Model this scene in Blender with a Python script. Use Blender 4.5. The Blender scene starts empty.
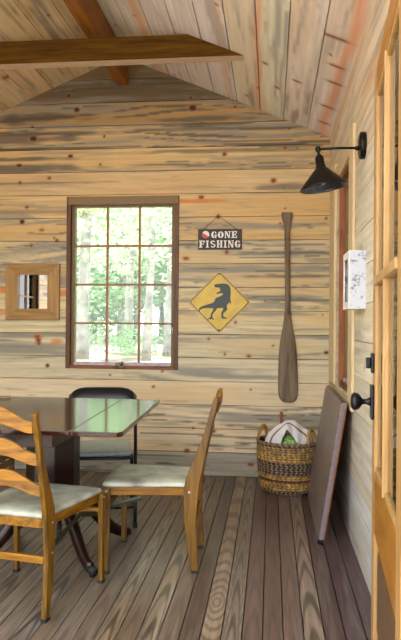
import bpy, bmesh, math, random
import numpy as np
from mathutils import Vector, Matrix
from mathutils.geometry import tessellate_polygon
random.seed(7)
C = bpy.context.scene.collection
PI = math.pi
# ---------------------------------------------------------------- room numbers (metres)
EYE = 1.22
D = 5.176            # back wall, inside face
XR = 0.455           # right wall, inside face
XL = -2.94           # left wall, inside face
AX, AZ, SL = -1.235, 3.408, 0.415   # roof apex and slope
EAVE = AZ - SL * (XR - AX)
YF = 1.25            # the open front of the room
PITCH, B0 = 0.1897, 0.188
FP = 0.081           # floor board pitch
def roof(x): return AZ - SL * abs(x - AX)

# ---------------------------------------------------------------- colour helpers
def lin(c):
    return tuple(((v / 12.92) if v <= 0.04045 else ((v + 0.055) / 1.055) ** 2.4) for v in c)
def lin_np(a):
    a = np.clip(a, 0, 1)
    return np.where(a <= 0.04045, a / 12.92, ((a + 0.055) / 1.055) ** 2.4)
def rgb(h):
    return tuple(int(h[i:i + 2], 16) / 255 for i in (0, 2, 4))

# ---------------------------------------------------------------- materials
def new_mat(name):
    m = bpy.data.materials.new(name); m.use_nodes = True
    nt = m.node_tree; b = nt.nodes['Principled BSDF']
    return m, nt, b
def nd(nt, t, **kw):
    n = nt.nodes.new(t)
    for k, v in kw.items():
        if k.startswith('_'): setattr(n, k[1:], v)
        else: n.inputs[k.replace('_', ' ')].default_value = v
    return n
def plain(name, hexc, rough=0.5, metal=0.0, var=0.12, scale=30, bump=0.0, coat=0.0, spec=0.5):
    m, nt, b = new_mat(name)
    tc = nd(nt, 'ShaderNodeTexCoord')
    n = nd(nt, 'ShaderNodeTexNoise', Scale=scale, Detail=4.0)
    nt.links.new(tc.outputs['Object'], n.inputs['Vector'])
    r = nd(nt, 'ShaderNodeValToRGB')
    c = rgb(hexc)
    r.color_ramp.elements[0].position = 0.3; r.color_ramp.elements[1].position = 0.7
    r.color_ramp.elements[0].color = (*lin([v * (1 - var) for v in c]), 1)
    r.color_ramp.elements[1].color = (*lin([min(1, v * (1 + var)) for v in c]), 1)
    nt.links.new(n.outputs['Fac'], r.inputs['Fac'])
    nt.links.new(r.outputs['Color'], b.inputs['Base Color'])
    b.inputs['Roughness'].default_value = rough; b.inputs['Metallic'].default_value = metal
    b.inputs['Coat Weight'].default_value = coat; b.inputs['Coat Roughness'].default_value = 0.12
    b.inputs['Specular IOR Level'].default_value = spec
    if bump:
        bp = nd(nt, 'ShaderNodeBump', Strength=bump, Distance=0.002)
        nt.links.new(n.outputs['Fac'], bp.inputs['Height']); nt.links.new(bp.outputs['Normal'], b.inputs['Normal'])
    return m
def woodmat(name, h1, h2, axis='z', rough=0.4, scale=14, stretch=12, coat=0.0, bump=0.15, spec=0.35):
    """wood grain: noise stretched along one object axis"""
    m, nt, b = new_mat(name)
    tc = nd(nt, 'ShaderNodeTexCoord'); mp = nd(nt, 'ShaderNodeMapping')
    s = [scale * 5] * 3; s['xyz'.index(axis)] = scale * 5 / stretch
    mp.inputs['Scale'].default_value = s
    nt.links.new(tc.outputs['Object'], mp.inputs['Vector'])
    n = nd(nt, 'ShaderNodeTexNoise', Scale=1.0, Detail=5.0, Roughness=0.6, Distortion=0.6)
    nt.links.new(mp.outputs['Vector'], n.inputs['Vector'])
    r = nd(nt, 'ShaderNodeValToRGB')
    r.color_ramp.elements[0].position = 0.32; r.color_ramp.elements[1].position = 0.68
    r.color_ramp.elements[0].color = (*lin(rgb(h1)), 1); r.color_ramp.elements[1].color = (*lin(rgb(h2)), 1)
    nt.links.new(n.outputs['Fac'], r.inputs['Fac']); nt.links.new(r.outputs['Color'], b.inputs['Base Color'])
    b.inputs['Roughness'].default_value = rough; b.inputs['Coat Weight'].default_value = coat
    b.inputs['Coat Roughness'].default_value = 0.1; b.inputs['Specular IOR Level'].default_value = spec
    bp = nd(nt, 'ShaderNodeBump', Strength=bump, Distance=0.001)
    nt.links.new(n.outputs['Fac'], bp.inputs['Height']); nt.links.new(bp.outputs['Normal'], b.inputs['Normal'])
    return m
def attrmat(name, stretch=(3, 60, 60), rough=0.55, grain=0.16, bump=0.2, spec=0.4, wave=False):
    """boards whose own stain colour is stored per vertex, plus fine procedural grain"""
    m, nt, b = new_mat(name)
    at = nd(nt, 'ShaderNodeAttribute', _attribute_name='tint')
    tc = nd(nt, 'ShaderNodeTexCoord'); mp = nd(nt, 'ShaderNodeMapping')
    mp.inputs['Scale'].default_value = stretch
    nt.links.new(tc.outputs['Object'], mp.inputs['Vector'])
    n = nd(nt, 'ShaderNodeTexNoise', Scale=1.0, Detail=5.0, Roughness=0.65, Distortion=0.4)
    nt.links.new(mp.outputs['Vector'], n.inputs['Vector'])
    mr = nd(nt, 'ShaderNodeMapRange')
    mr.inputs['From Min'].default_value = 0.25; mr.inputs['From Max'].default_value = 0.75
    mr.inputs['To Min'].default_value = 1 - grain; mr.inputs['To Max'].default_value = 1 + grain
    nt.links.new(n.outputs['Fac'], mr.inputs['Value'])
    mx = nd(nt, 'ShaderNodeVectorMath', _operation='SCALE')
    nt.links.new(at.outputs['Color'], mx.inputs[0]); nt.links.new(mr.outputs['Result'], mx.inputs['Scale'])
    nt.links.new(mx.outputs['Vector'], b.inputs['Base Color'])
    b.inputs['Roughness'].default_value = rough; b.inputs['Specular IOR Level'].default_value = spec
    bp = nd(nt, 'ShaderNodeBump', Strength=bump, Distance=0.001)
    nt.links.new(n.outputs['Fac'], bp.inputs['Height']); nt.links.new(bp.outputs['Normal'], b.inputs['Normal'])
    return m
def glassmat(name, tint=(0.93, 0.97, 0.96)):
    m = bpy.data.materials.new(name); m.use_nodes = True; nt = m.node_tree; nt.nodes.clear()
    out = nt.nodes.new('ShaderNodeOutputMaterial'); mx = nt.nodes.new('ShaderNodeMixShader')
    tr = nt.nodes.new('ShaderNodeBsdfTransparent'); tr.inputs['Color'].default_value = (*tint, 1)
    gl = nt.nodes.new('ShaderNodeBsdfGlossy'); gl.inputs['Roughness'].default_value = 0.02
    fr = nt.nodes.new('ShaderNodeFresnel'); fr.inputs['IOR'].default_value = 1.45
    nt.links.new(fr.outputs[0], mx.inputs[0]); nt.links.new(tr.outputs[0], mx.inputs[1]); nt.links.new(gl.outputs[0], mx.inputs[2])
    nt.links.new(mx.outputs[0], out.inputs[0]); return m
def leafmat(name, h1, h2):
    m = bpy.data.materials.new(name); m.use_nodes = True; nt = m.node_tree; nt.nodes.clear()
    out = nt.nodes.new('ShaderNodeOutputMaterial'); mx = nt.nodes.new('ShaderNodeMixShader'); mx.inputs[0].default_value = 0.5
    tc = nt.nodes.new('ShaderNodeTexCoord'); n = nt.nodes.new('ShaderNodeTexNoise'); n.inputs['Scale'].default_value = 1.5
    n.inputs['Detail'].default_value = 6
    nt.links.new(tc.outputs['Object'], n.inputs['Vector'])
    r = nt.nodes.new('ShaderNodeValToRGB')
    r.color_ramp.elements[0].position = 0.35; r.color_ramp.elements[1].position = 0.65
    r.color_ramp.elements[0].color = (*lin(rgb(h1)), 1); r.color_ramp.elements[1].color = (*lin(rgb(h2)), 1)
    nt.links.new(n.outputs['Fac'], r.inputs['Fac'])
    d = nt.nodes.new('ShaderNodeBsdfDiffuse'); t = nt.nodes.new('ShaderNodeBsdfTranslucent')
    for s in (d, t): nt.links.new(r.outputs['Color'], s.inputs['Color'])
    nt.links.new(d.outputs[0], mx.inputs[1]); nt.links.new(t.outputs[0], mx.inputs[2]); nt.links.new(mx.outputs[0], out.inputs[0])
    return m

M = {}
M['pine_x'] = attrmat('pine boards along the back wall', (3, 40, 90), grain=0.14)
M['pine_y'] = attrmat('pine boards along the side walls', (40, 3, 90), grain=0.14)
M['pine_c'] = attrmat('pine boards of the ceiling', (70, 3, 70), grain=0.08)
M['deck'] = attrmat('worn floor boards', (75, 2.2, 40), rough=0.36, grain=0.42, bump=0.5, spec=0.5)
M['outer'] = plain('outside cladding', '8a7a66', 0.8)
M['cedar_red'] = woodmat('red brown window frame wood', '40240d', '704316', 'z', 0.45)
M['cedar_red_h'] = woodmat('red brown window rail wood', '643713', '8a5424', 'x', 0.45)
M['olive'] = woodmat('olive tan sash wood', '5f4d2b', '7d653a', 'z', 0.5)
M['muntin'] = woodmat('brown muntin wood', '84583a', 'a06f4c', 'z', 0.5)
M['blind'] = plain('beige roller blind housing', '7c6440', 0.6, var=.04)
M['lilac'] = plain('pale painted sill rail', 'b7a3ae', 0.5)
M['glass'] = glassmat('window glass')
M['brass'] = plain('dull bronze hardware', '8a7a50', 0.35, 0.7)
M['steel'] = plain('bright steel', 'c8c8c6', 0.3, 0.9)
M['beam'] = woodmat('dark stained tie beam', '382203', '5f4008', 'x', 0.7, scale=6, spec=.12)
M['beam_low'] = woodmat('paler beam underside', 'b59a80', 'd0b8a0', 'x', 0.6)
M['ridge'] = woodmat('orange ridge beam', '6e3f0a', '99611c', 'y', 0.55, scale=7)
M['trim'] = woodmat('pale pine trim', 'c9b184', 'dfcba2', 'z', 0.5, scale=8)
M['trim_y'] = woodmat('pale pine trim along wall', 'bfa87e', 'd8c39a', 'y', 0.5, scale=8)
M['door'] = woodmat('varnished door stile', '906a38', 'b8925e', 'z', 0.4, scale=8, coat=0.1)
M['door_h'] = woodmat('varnished door rail', '7c4e0e', 'a67224', 'y', 0.4, scale=8, coat=0.1)
M['door_p'] = woodmat('brown door panel', '4e3825', '6a5038', 'z', 0.4, scale=6, coat=0.2)
M['iron'] = plain('oil rubbed bronze', '1b1c20', 0.32, 0.6, var=0.2)
M['oak'] = woodmat('golden oak of folding chairs', '3f2a05', '80580f', 'z', 0.4, scale=9, coat=0.12, spec=0.3)
M['oak_x'] = woodmat('golden oak rails', '5c3906', 'a06c14', 'x', 0.4, scale=9, coat=0.12, spec=0.3)
M['oak_y'] = woodmat('golden oak side rails', '523403', '92620d', 'y', 0.4, scale=9, coat=0.12, spec=0.3)
M['vinyl'] = plain('mottled mint grey vinyl', 'a0a192', 0.45, var=0.22, scale=9, spec=0.5)
M['bracket'] = plain('dark green painted steel brace', '2c2f20', 0.4, 0.5)
M['rubber'] = plain('black rubber', '141312', 0.7)
M['mahog'] = woodmat('dark polished mahogany', '1c0a04', '38170a', 'x', 0.14, scale=5, coat=0.35, spec=.3, bump=0.03)
M['mahog_z'] = woodmat('dark mahogany pedestal', '120604', '260e08', 'z', 0.3, scale=5, coat=0.15, bump=0.05)
M['black_metal'] = plain('black enamelled steel', '14151b', 0.3, 0.3)
M['fold_vinyl'] = plain('blue grey vinyl', '9aa0a6', 0.4, var=0.08)
M['frame_oak'] = woodmat('pale tan mirror frame', '8f6a38', 'b08a52', 'z', 0.5, scale=8)
M['frame_oak_x'] = woodmat('tan mirror frame rails', '86622f', 'a88149', 'x', 0.5, scale=8)
M['mirror'] = plain('mirror silver', 'f2f2f2', 0.0, 1.0, var=0.0)
M['lampblack'] = plain('dark bronze lamp metal', '17130f', 0.38, 0.6, var=0.2)
M['lampinner'] = plain('grey lamp shade lining', '5a5f6c', 0.25, 0.8)
M['signblack'] = plain('charcoal sign board', '322925', 0.6, var=0.2, scale=60)
M['white'] = plain('chalk white paint', 'e4e0d8', 0.6, var=0.04)
M['red'] = plain('red paint', 'c22a26', 0.4)
M['yellow'] = plain('yellow sign enamel', 'cba61c', 0.4, var=0.07, scale=12)
M['dino'] = plain('green black sign print', '2b3834', 0.5, var=0.08, scale=60)
M['twine'] = plain('brown twine', '7a5a34', 0.8)
M['paddle'] = woodmat('weathered brown paddle wood', '514232', '87745e', 'z', 0.7, scale=9, bump=0.5)
M['tray'] = plain('brown violet vinyl table panel', '756862', 0.38, var=0.1, scale=5, spec=0.5)
M['trayrim'] = plain('lilac brown rim', '74666a', 0.35, var=0.08)
M['copper'] = plain('copper edge strip', '94582e', 0.35, 0.5)
M['basket'] = attrmat('woven basket fibre', (120, 120, 120), rough=0.8, grain=0.3, bump=0.6)
M['towel'] = attrmat('white towel cloth', (90, 90, 90), rough=0.9, grain=0.05, bump=0.3)
M['greencloth'] = plain('green printed cloth', '8aa860', 0.9, var=0.4, scale=70)
M['handle'] = woodmat('red brown turned handle', '7a3a20', 'a25a34', 'z', 0.4)
M['fibre'] = woodmat('twisted fibre handle', '8a6230', 'c09552', 'x', 0.8, scale=16, bump=0.6)
M['cedar_lit'] = woodmat('reddish orange lit window wood', '7c3f1e', 'a86238', 'z', 0.45)  # lit copy of the frame wood, colour lightened to offset the shaded jamb
M['boxwhite'] = None
M['bark'] = plain('grey tree bark', '8a857e', 0.9, var=0.25, scale=6, bump=0.5)
M['leafA'] = leafmat('spring green leaves', '94b882', 'cbdcb4')
M['leafB'] = leafmat('dark green leaves', '76a06a', 'a6c592')
M['ground'] = plain('pale leaf litter and sand', '8f847a', 0.95, var=0.4, scale=1.3)
def speckle():
    m, nt, b = new_mat('white box with grey speckled print')
    tc = nd(nt, 'ShaderNodeTexCoord')
    n = nd(nt, 'ShaderNodeTexNoise', Scale=75.0, Detail=3.0); n2 = nd(nt, 'ShaderNodeTexNoise', Scale=14.0, Detail=2.0)
    for q in (n, n2): nt.links.new(tc.outputs['Object'], q.inputs['Vector'])
    mul = nd(nt, 'ShaderNodeMath', _operation='MULTIPLY'); nt.links.new(n.outputs['Fac'], mul.inputs[0]); nt.links.new(n2.outputs['Fac'], mul.inputs[1])
    r = nd(nt, 'ShaderNodeValToRGB'); e = r.color_ramp.elements
    e[0].position = 0.27; e[0].color = (*lin(rgb('bfc3cf')), 1); e[1].position = 0.34; e[1].color = (*lin(rgb('777d8c')), 1)
    nt.links.new(mul.outputs[0], r.inputs['Fac']); nt.links.new(r.outputs['Color'], b.inputs['Base Color'])
    b.inputs['Roughness'].default_value = 0.3
    return m
M['boxwhite'] = speckle()

SPLIT = ('frame', 'frame_rail', 'bolt', 'nail', 'rivets', 'crossbar', 'window_frame', 'window_rail', 'stile', 'rail', 'brace', 'rivet')
# ---------------------------------------------------------------- geometry helpers
def Rz(a): return Matrix.Rotation(a, 4, 'Z')
def T(x, y, z): return Matrix.Translation((x, y, z))
def nb(): return bmesh.new()
def box(bm, x0, x1, y0, y1, z0, z1, mat=None):
    vs = [Vector((x, y, z)) for x in (x0, x1) for y in (y0, y1) for z in (z0, z1)]
    if mat is not None: vs = [mat @ v for v in vs]
    v = [bm.verts.new(p) for p in vs]
    for f in ((0, 1, 3, 2), (4, 6, 7, 5), (0, 4, 5, 1), (2, 3, 7, 6), (0, 2, 6, 4), (1, 5, 7, 3)):
        bm.faces.new([v[i] for i in f])
    return v
def prism(bm, pts, f0, f1):
    """polygon pts (2D), f0/f1: functions 2D->3D for the two caps"""
    a = [bm.verts.new(f0(*p)) for p in pts]; b = [bm.verts.new(f1(*p)) for p in pts]
    n = len(pts)
    if n > 24:
        for tri in tessellate_polygon([[Vector((p[0], p[1], 0)) for p in pts]]):
            bm.faces.new([a[i] for i in tri]); bm.faces.new([b[i] for i in reversed(tri)])
    else:
        bm.faces.new(a); bm.faces.new(list(reversed(b)))
    for i in range(n): bm.faces.new((a[i], b[i], b[(i + 1) % n], a[(i + 1) % n]))
def tube(bm, pts, r, seg=10, caps=True, flat=None):
    """swept tube through 3D points; r number or list; flat=(a,b) scales the section"""
    pts = [Vector(p) for p in pts]; n = len(pts)
    rr = r if isinstance(r, (list, tuple)) else [r] * n
    rings = []; ref = None
    for i in range(n):
        t = (pts[min(i + 1, n - 1)] - pts[max(i - 1, 0)]).normalized()
        if ref is None:
            ref = Vector((0, 0, 1)) if abs(t.z) < 0.9 else Vector((1, 0, 0))
        s = t.cross(ref).normalized(); u = s.cross(t).normalized(); ref = u
        ring = []
        for k in range(seg):
            a = 2 * PI * k / seg
            fa, fb = flat if flat else (1, 1)
            ring.append(bm.verts.new(pts[i] + s * math.cos(a) * rr[i] * fa + u * math.sin(a) * rr[i] * fb))
        rings.append(ring)
    for i in range(n - 1):
        for k in range(seg):
            bm.faces.new((rings[i][k], rings[i][(k + 1) % seg], rings[i + 1][(k + 1) % seg], rings[i + 1][k]))
    if caps:
        bm.faces.new(list(reversed(rings[0]))); bm.faces.new(rings[-1])
def lathe(bm, prof, seg=32, mat=None, sx=1, sy=1):
    rings = []
    for r, z in prof:
        ring = []
        for k in range(seg):
            a = 2 * PI * k / seg
            p = Vector((r * math.cos(a) * sx, r * math.sin(a) * sy, z))
            ring.append(bm.verts.new(mat @ p if mat is not None else p))
        rings.append(ring)
    for i in range(len(rings) - 1):
        for k in range(seg):
            bm.faces.new((rings[i][k], rings[i][(k + 1) % seg], rings[i + 1][(k + 1) % seg], rings[i + 1][k]))
    bm.faces.new(list(reversed(rings[0]))); bm.faces.new(rings[-1])
def obj(name, bm, mat, parent=None, loc=(0, 0, 0), rot=0, smooth=False, bevel=0.0, sub=0):
    bmesh.ops.recalc_face_normals(bm, faces=bm.faces[:])
    me = bpy.data.meshes.new(name); bm.to_mesh(me); bm.free()
    for m in (mat if isinstance(mat, (list, tuple)) else [mat]): me.materials.append(m)
    o = bpy.data.objects.new(name, me); C.objects.link(o)
    o.location = loc; o.rotation_euler = (0, 0, rot)
    if parent: o.parent = parent
    if smooth:
        for p in me.polygons: p.use_smooth = True
    if bevel:
        bv = o.modifiers.new('bevel', 'BEVEL'); bv.width = bevel; bv.segments = 2; bv.limit_method = 'ANGLE'
    if sub:
        s = o.modifiers.new('sub', 'SUBSURF'); s.levels = sub; s.render_levels = sub
    return o
def tag(o, label, cat, group=None):
    o['label'] = label; o['category'] = cat
    if group: o['group'] = group
    return o
def thing(name, label, cat, loc=(0, 0, 0), rot=0, group=None):
    o = bpy.data.objects.new(name, None); C.objects.link(o); o.empty_display_size = 0.1
    o.location = loc; o.rotation_euler = (0, 0, rot)
    return tag(o, label, cat, group)
def struct(o): o['kind'] = 'structure'; return o
def dup(root, loc, rot, label=None):
    r = root.copy(); C.objects.link(r); r.location = loc; r.rotation_euler = (0, 0, rot)
    if label: r['label'] = label
    for ch in list(root.children):
        c = ch.copy(); C.objects.link(c); c.parent = r
        for g in ch.children:
            d = g.copy(); C.objects.link(d); d.parent = c
    return r

# ---------------------------------------------------------------- noise in numpy
def hsh(i, j, s):
    h = (i.astype(np.int64) * 374761393 + j.astype(np.int64) * 668265263 + int(s) * 982451653) & 0xffffffff
    h = ((h ^ (h >> 13)) * 1274126177) & 0xffffffff
    return ((h ^ (h >> 16)) & 0xffff) / 65535.0
def vn(x, y, s=0):
    xi = np.floor(x); yi = np.floor(y); fx = x - xi; fy = y - yi
    fx = fx * fx * (3 - 2 * fx); fy = fy * fy * (3 - 2 * fy)
    a = hsh(xi, yi, s); b = hsh(xi + 1, yi, s); c = hsh(xi, yi + 1, s); d = hsh(xi + 1, yi + 1, s)
    return (a * (1 - fx) + b * fx) * (1 - fy) + (c * (1 - fx) + d * fx) * fy
def fb(x, y, s=0, o=3):
    t = 0; amp = 0.5; tot = 0
    for k in range(o):
        t = t + amp * vn(x * 2 ** k, y * 2 ** k, s + 11 * k); tot += amp; amp *= 0.55
    return t / tot
def sstep(a, b, x):
    t = np.clip((x - a) / (b - a), 0, 1); return t * t * (3 - 2 * t)
def mix(c, d, t): return c * (1 - t[:, None]) + np.array(d)[None, :] * t[:, None]

# board parameters: base colour, amount of grey stain, amount of dark streaks, amount of red
def pine(u, v, vabs, seed, base, stain, dark, red, stain_col=(0.52, 0.50, 0.45), knots=2.0):
    n = len(u); c = np.tile(np.array(base), (n, 1)).astype(float)
    w = fb(u * 0.7, vabs * 4, seed + 5, 3)
    uu = u + 0.25 * (w - .5)
    g = fb(u * 1.6, vabs * 70 + w * 4, seed, 3)
    c *= (0.86 + 0.26 * g)[:, None]
    yl = fb(u * 0.9, vabs * 6, seed + 21, 2)
    c = mix(c, (c[:, 0].mean() * 1.0, c[:, 1].mean() * .95, c[:, 2].mean() * .86), sstep(.45, .7, yl) * .7)
    s1 = fb(uu * 1.1, vabs * 40 + w * 7, seed + 1, 4)
    s0 = fb(uu * 0.8, vabs * 7, seed + 9, 2)
    t = sstep(0.64 - 0.26 * stain, 0.84 - 0.26 * stain, 0.8 * s1 + 0.28 * s0) * min(1, 0.45 + stain)
    c = mix(c, stain_col, t * 0.85)
    s2 = fb(uu * 1.2, vabs * 80 + w * 12, seed + 2, 3)
    t = sstep(0.78 - 0.2 * dark, 0.86 - 0.2 * dark, s2 + 0.25 * (s0 - 0.5)) * min(1, dark * 1.8)
    c = mix(c, (0.30, 0.28, 0.25), t * 0.7)
    s3 = fb(uu * 0.5, vabs * 12 + w * 3, seed + 3, 2)
    t = sstep(0.66, 0.85, s3) * red
    c = mix(c, (0.80, 0.50, 0.30), t * 0.8)
    # random knots
    L = u.min(); H = u.max(); rng = random.Random(seed * 7 + 3)
    v0 = vabs.min(); v1 = vabs.max()
    for k in range(int((H - L) * knots)):
        ku = rng.uniform(L, H); kv = rng.uniform(v0 + .02, v1 - .02); kr = rng.uniform(0.004, 0.009)
        c = knot(c, u, vabs, ku, kv, kr * rng.uniform(1, 1.4), kr, rng.random() < 0.4)
    return c
def knot(c, u, v, ku, kv, ra, rb, darkk=False, halo=True):
    d = np.sqrt(((u - ku) / ra) ** 2 + ((v - kv) / rb) ** 2)
    d = d * .86
    if halo: c = mix(c, (0.66, 0.44, 0.24), (1 - sstep(0.9, 2.4, d)) * 0.45)
    c = mix(c, (0.24, 0.13, 0.08) if darkk else (0.48, 0.24, 0.10), 1 - sstep(0.8, 1.25, d))
    return c
def patch(c, u, v, cu, cv, ra, rb, col, k=0.8, s=0):
    wob = (fb(u * 6, v * 30, 77 + s, 2) - .5) * 0.9
    d = np.sqrt(((u - cu) / ra) ** 2 + ((v - cv) / rb) ** 2) + wob
    return mix(c, col, (1 - sstep(0.45, 1.1, d)) * k)

def planks(name, boards, umin, umax, du, P, params, feats, mat, holes=(), rows=14, clip=None, groove=0.0028, extra=None, depth=0.010):
    """one mesh of boards with V grooves; P(u, v, d) gives xyz arrays (d = depth into the wall)"""
    us = list(np.arange(umin, umax, du)) + [umax]
    for h in holes: us += [h[0], h[1]]
    us = np.array(sorted(set(round(float(x), 5) for x in us)))
    V = []; F = []; COL = []; base = 0
    for bi, (v0, v1) in enumerate(boards):
        cuts = [v0, v1]
        for h in holes:
            for z in (h[2], h[3]):
                if v0 + 1e-4 < z < v1 - 1e-4: cuts.append(z)
        vs = [v0, v0 + groove] + list(np.linspace(v0 + groove, v1 - groove, rows)[1:-1]) + [v1 - groove, v1]
        vs += cuts[2:]; vs = np.array(sorted(set(round(float(x), 5) for x in vs)))
        U, W = np.meshgrid(us, vs); u = U.ravel(); v = W.ravel()
        dd = np.where((v < v0 + groove / 2) | (v > v1 - groove / 2), depth, 0.0)
        vc = v.copy()
        if clip is not None: vc = np.minimum(v, clip(u))
        p = P(u, vc, dd)
        col = pine(u, (v - v0) / (v1 - v0), v, bi * 13 + params['seed'], **params['f'](bi))
        for f in feats: col = f(col, u, v, bi)
        edge = (v < v0 + groove / 2) | (v > v1 - groove / 2)
        V.append(p); COL.append(col)
        nu = len(us); nv = len(vs)
        for j in range(nv - 1):
            vm = (vs[j] + vs[j + 1]) / 2
            for i in range(nu - 1):
                um = (us[i] + us[i + 1]) / 2
                if any(h[0] < um < h[1] and h[2] < vm < h[3] for h in holes): continue
                if clip is not None and vs[j] > clip(np.array([us[i]]))[0] + .03 and vs[j] > clip(np.array([us[i + 1]]))[0] + .03: continue
                a = base + j * nu + i; F.append((a, a + 1, a + nu + 1, a + nu))
        base += len(u)
    V = np.concatenate(V); COL = np.concatenate(COL)
    nplank = len(F)
    verts = [tuple(x) for x in V]
    if extra:
        for (x0, x1, y0, y1, z0, z1) in extra:
            b = len(verts)
            verts += [(x, y, z) for x in (x0, x1) for y in (y0, y1) for z in (z0, z1)]
            for f in ((0, 1, 3, 2), (4, 6, 7, 5), (0, 4, 5, 1), (2, 3, 7, 6), (0, 2, 6, 4), (1, 5, 7, 3)):
                F.append(tuple(b + q for q in f))
        COL = np.concatenate([COL, np.tile([[0.3, 0.26, 0.2]], (len(verts) - len(COL), 1))])
    me = bpy.data.meshes.new(name); me.from_pydata(verts, [], F); me.update()
    at = me.color_attributes.new('tint', 'FLOAT_COLOR', 'POINT')
    at.data.foreach_set('color', np.concatenate([lin_np(COL), np.ones((len(COL), 1))], 1).ravel().astype(np.float32))
    me.materials.append(mat); me.materials.append(M['outer'])
    mi = np.zeros(len(F), dtype=np.int32); mi[nplank:] = 1
    me.polygons.foreach_set('material_index', mi)
    o = bpy.data.objects.new(name, me); C.objects.link(o)
    return struct(o)

# ================================================================ THE SETTING
WB = (-1.687, -0.748, 0.845, 2.261)     # window in the back wall (x0,x1,z0,z1)
WR = (3.78, 4.40, 0.82, 2.20)           # window in the right wall (y0,y1,z0,z1)
WL = (2.40, 3.24, 0.845, 2.261)         # window in the left wall
boards = [(0, B0)] + [(B0 + PITCH * k, B0 + PITCH * (k + 1)) for k in range(17)]
# --- back wall
YEL, PAL, GRY, OLV = (0.80, 0.68, 0.47), (0.86, 0.78, 0.64), (0.56, 0.52, 0.44), (0.79, 0.71, 0.55)
def back_f(b):
    t = {0: ((0.62, 0.59, 0.53), .75, .7, 0), 1: (PAL, .15, .5, 0), 2: (PAL, .45, .7, 0), 3: (PAL, .05, .2, 0),
         4: ((0.80, 0.74, 0.61), .5, .1, 0), 5: ((0.78, 0.72, 0.58), .55, .15, 0), 6: ((0.82, 0.75, 0.58), .45, .1, .1),
         7: ((0.82, 0.74, 0.56), .5, .35, .1), 8: (OLV, .7, .5, .1), 9: (OLV, .6, .5, 0), 10: (YEL, .45, .45, 0),
         11: (YEL, .3, .3, .1), 12: ((0.80, 0.69, 0.51), .2, .15, .1), 13: ((0.80, 0.68, 0.47), .4, .5, 0),
         14: ((0.77, 0.64, 0.43), .6, .75, 0), 15: ((0.66, 0.53, 0.34), .8, .9, 0), 16: ((0.42, 0.37, 0.29), .7, .7, 0),
         17: ((0.46, 0.39, 0.28), .6, .4, 0)}[b]
    return dict(base=t[0], stain=t[1], dark=t[2], red=t[3], knots=0.9)
BK = [  # measured knots on the back wall: x, z, half sizes, dark?
 (-0.155, .10, .022, .013, 0), (-0.67, .185 + .01, .02, .014, 0), (-.46, .36, .020, .012, 0), (-.62, .38, .008, .007, 0),
 (-0.178, .965, .014, .010, 0), (-.50, 1.10, .010, .009, 0), (.435, 1.0, .016, .012, 1), (-.285, 1.235, .010, .009, 0),
 (-.69, 1.75, .022, .013, 0), (-.36, 1.80, .017, .012, 0), (-.57, 2.245, .020, .013, 0), (-.43, 2.085, .016, .014, 1),
 (-.385, 2.59, .016, .014, 0), (.10, 2.63, .013, .012, 0), (.01, 2.37, .020, .014, 0), (-.645, 2.97, .028, .020, 1),
 (-1.98, 2.75, .028, .020, 1), (-1.61, 2.98, .022, .017, 1), (-1.66, 2.60, .018, .012, 1), (-2.10, 2.53, .022, .014, 1),
 (-1.99, 2.85, .010, .008, 1), (-1.84, 2.42, .014, .01, 0), (-2.07, 2.06, .020, .017, 1), (-2.03, 2.18, .014, .010, 1),
 (-1.90, 1.99, .018, .010, 0), (-1.77, 1.90, .014, .013, 0), (-1.99, 1.86, .013, .012, 0), (-1.93, 1.105, .02, .012, 0),
 (-1.92, 1.075, .014, .012, 1), (-1.915, 1.045, .014, .010, 0), (-1.84, .865, .014, .013, 1), (-.66, 3.05, .012, .01, 1),
 (-1.68, 3.1, .015, .012, 1)]
OR = (0.80, 0.45, 0.20)
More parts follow.
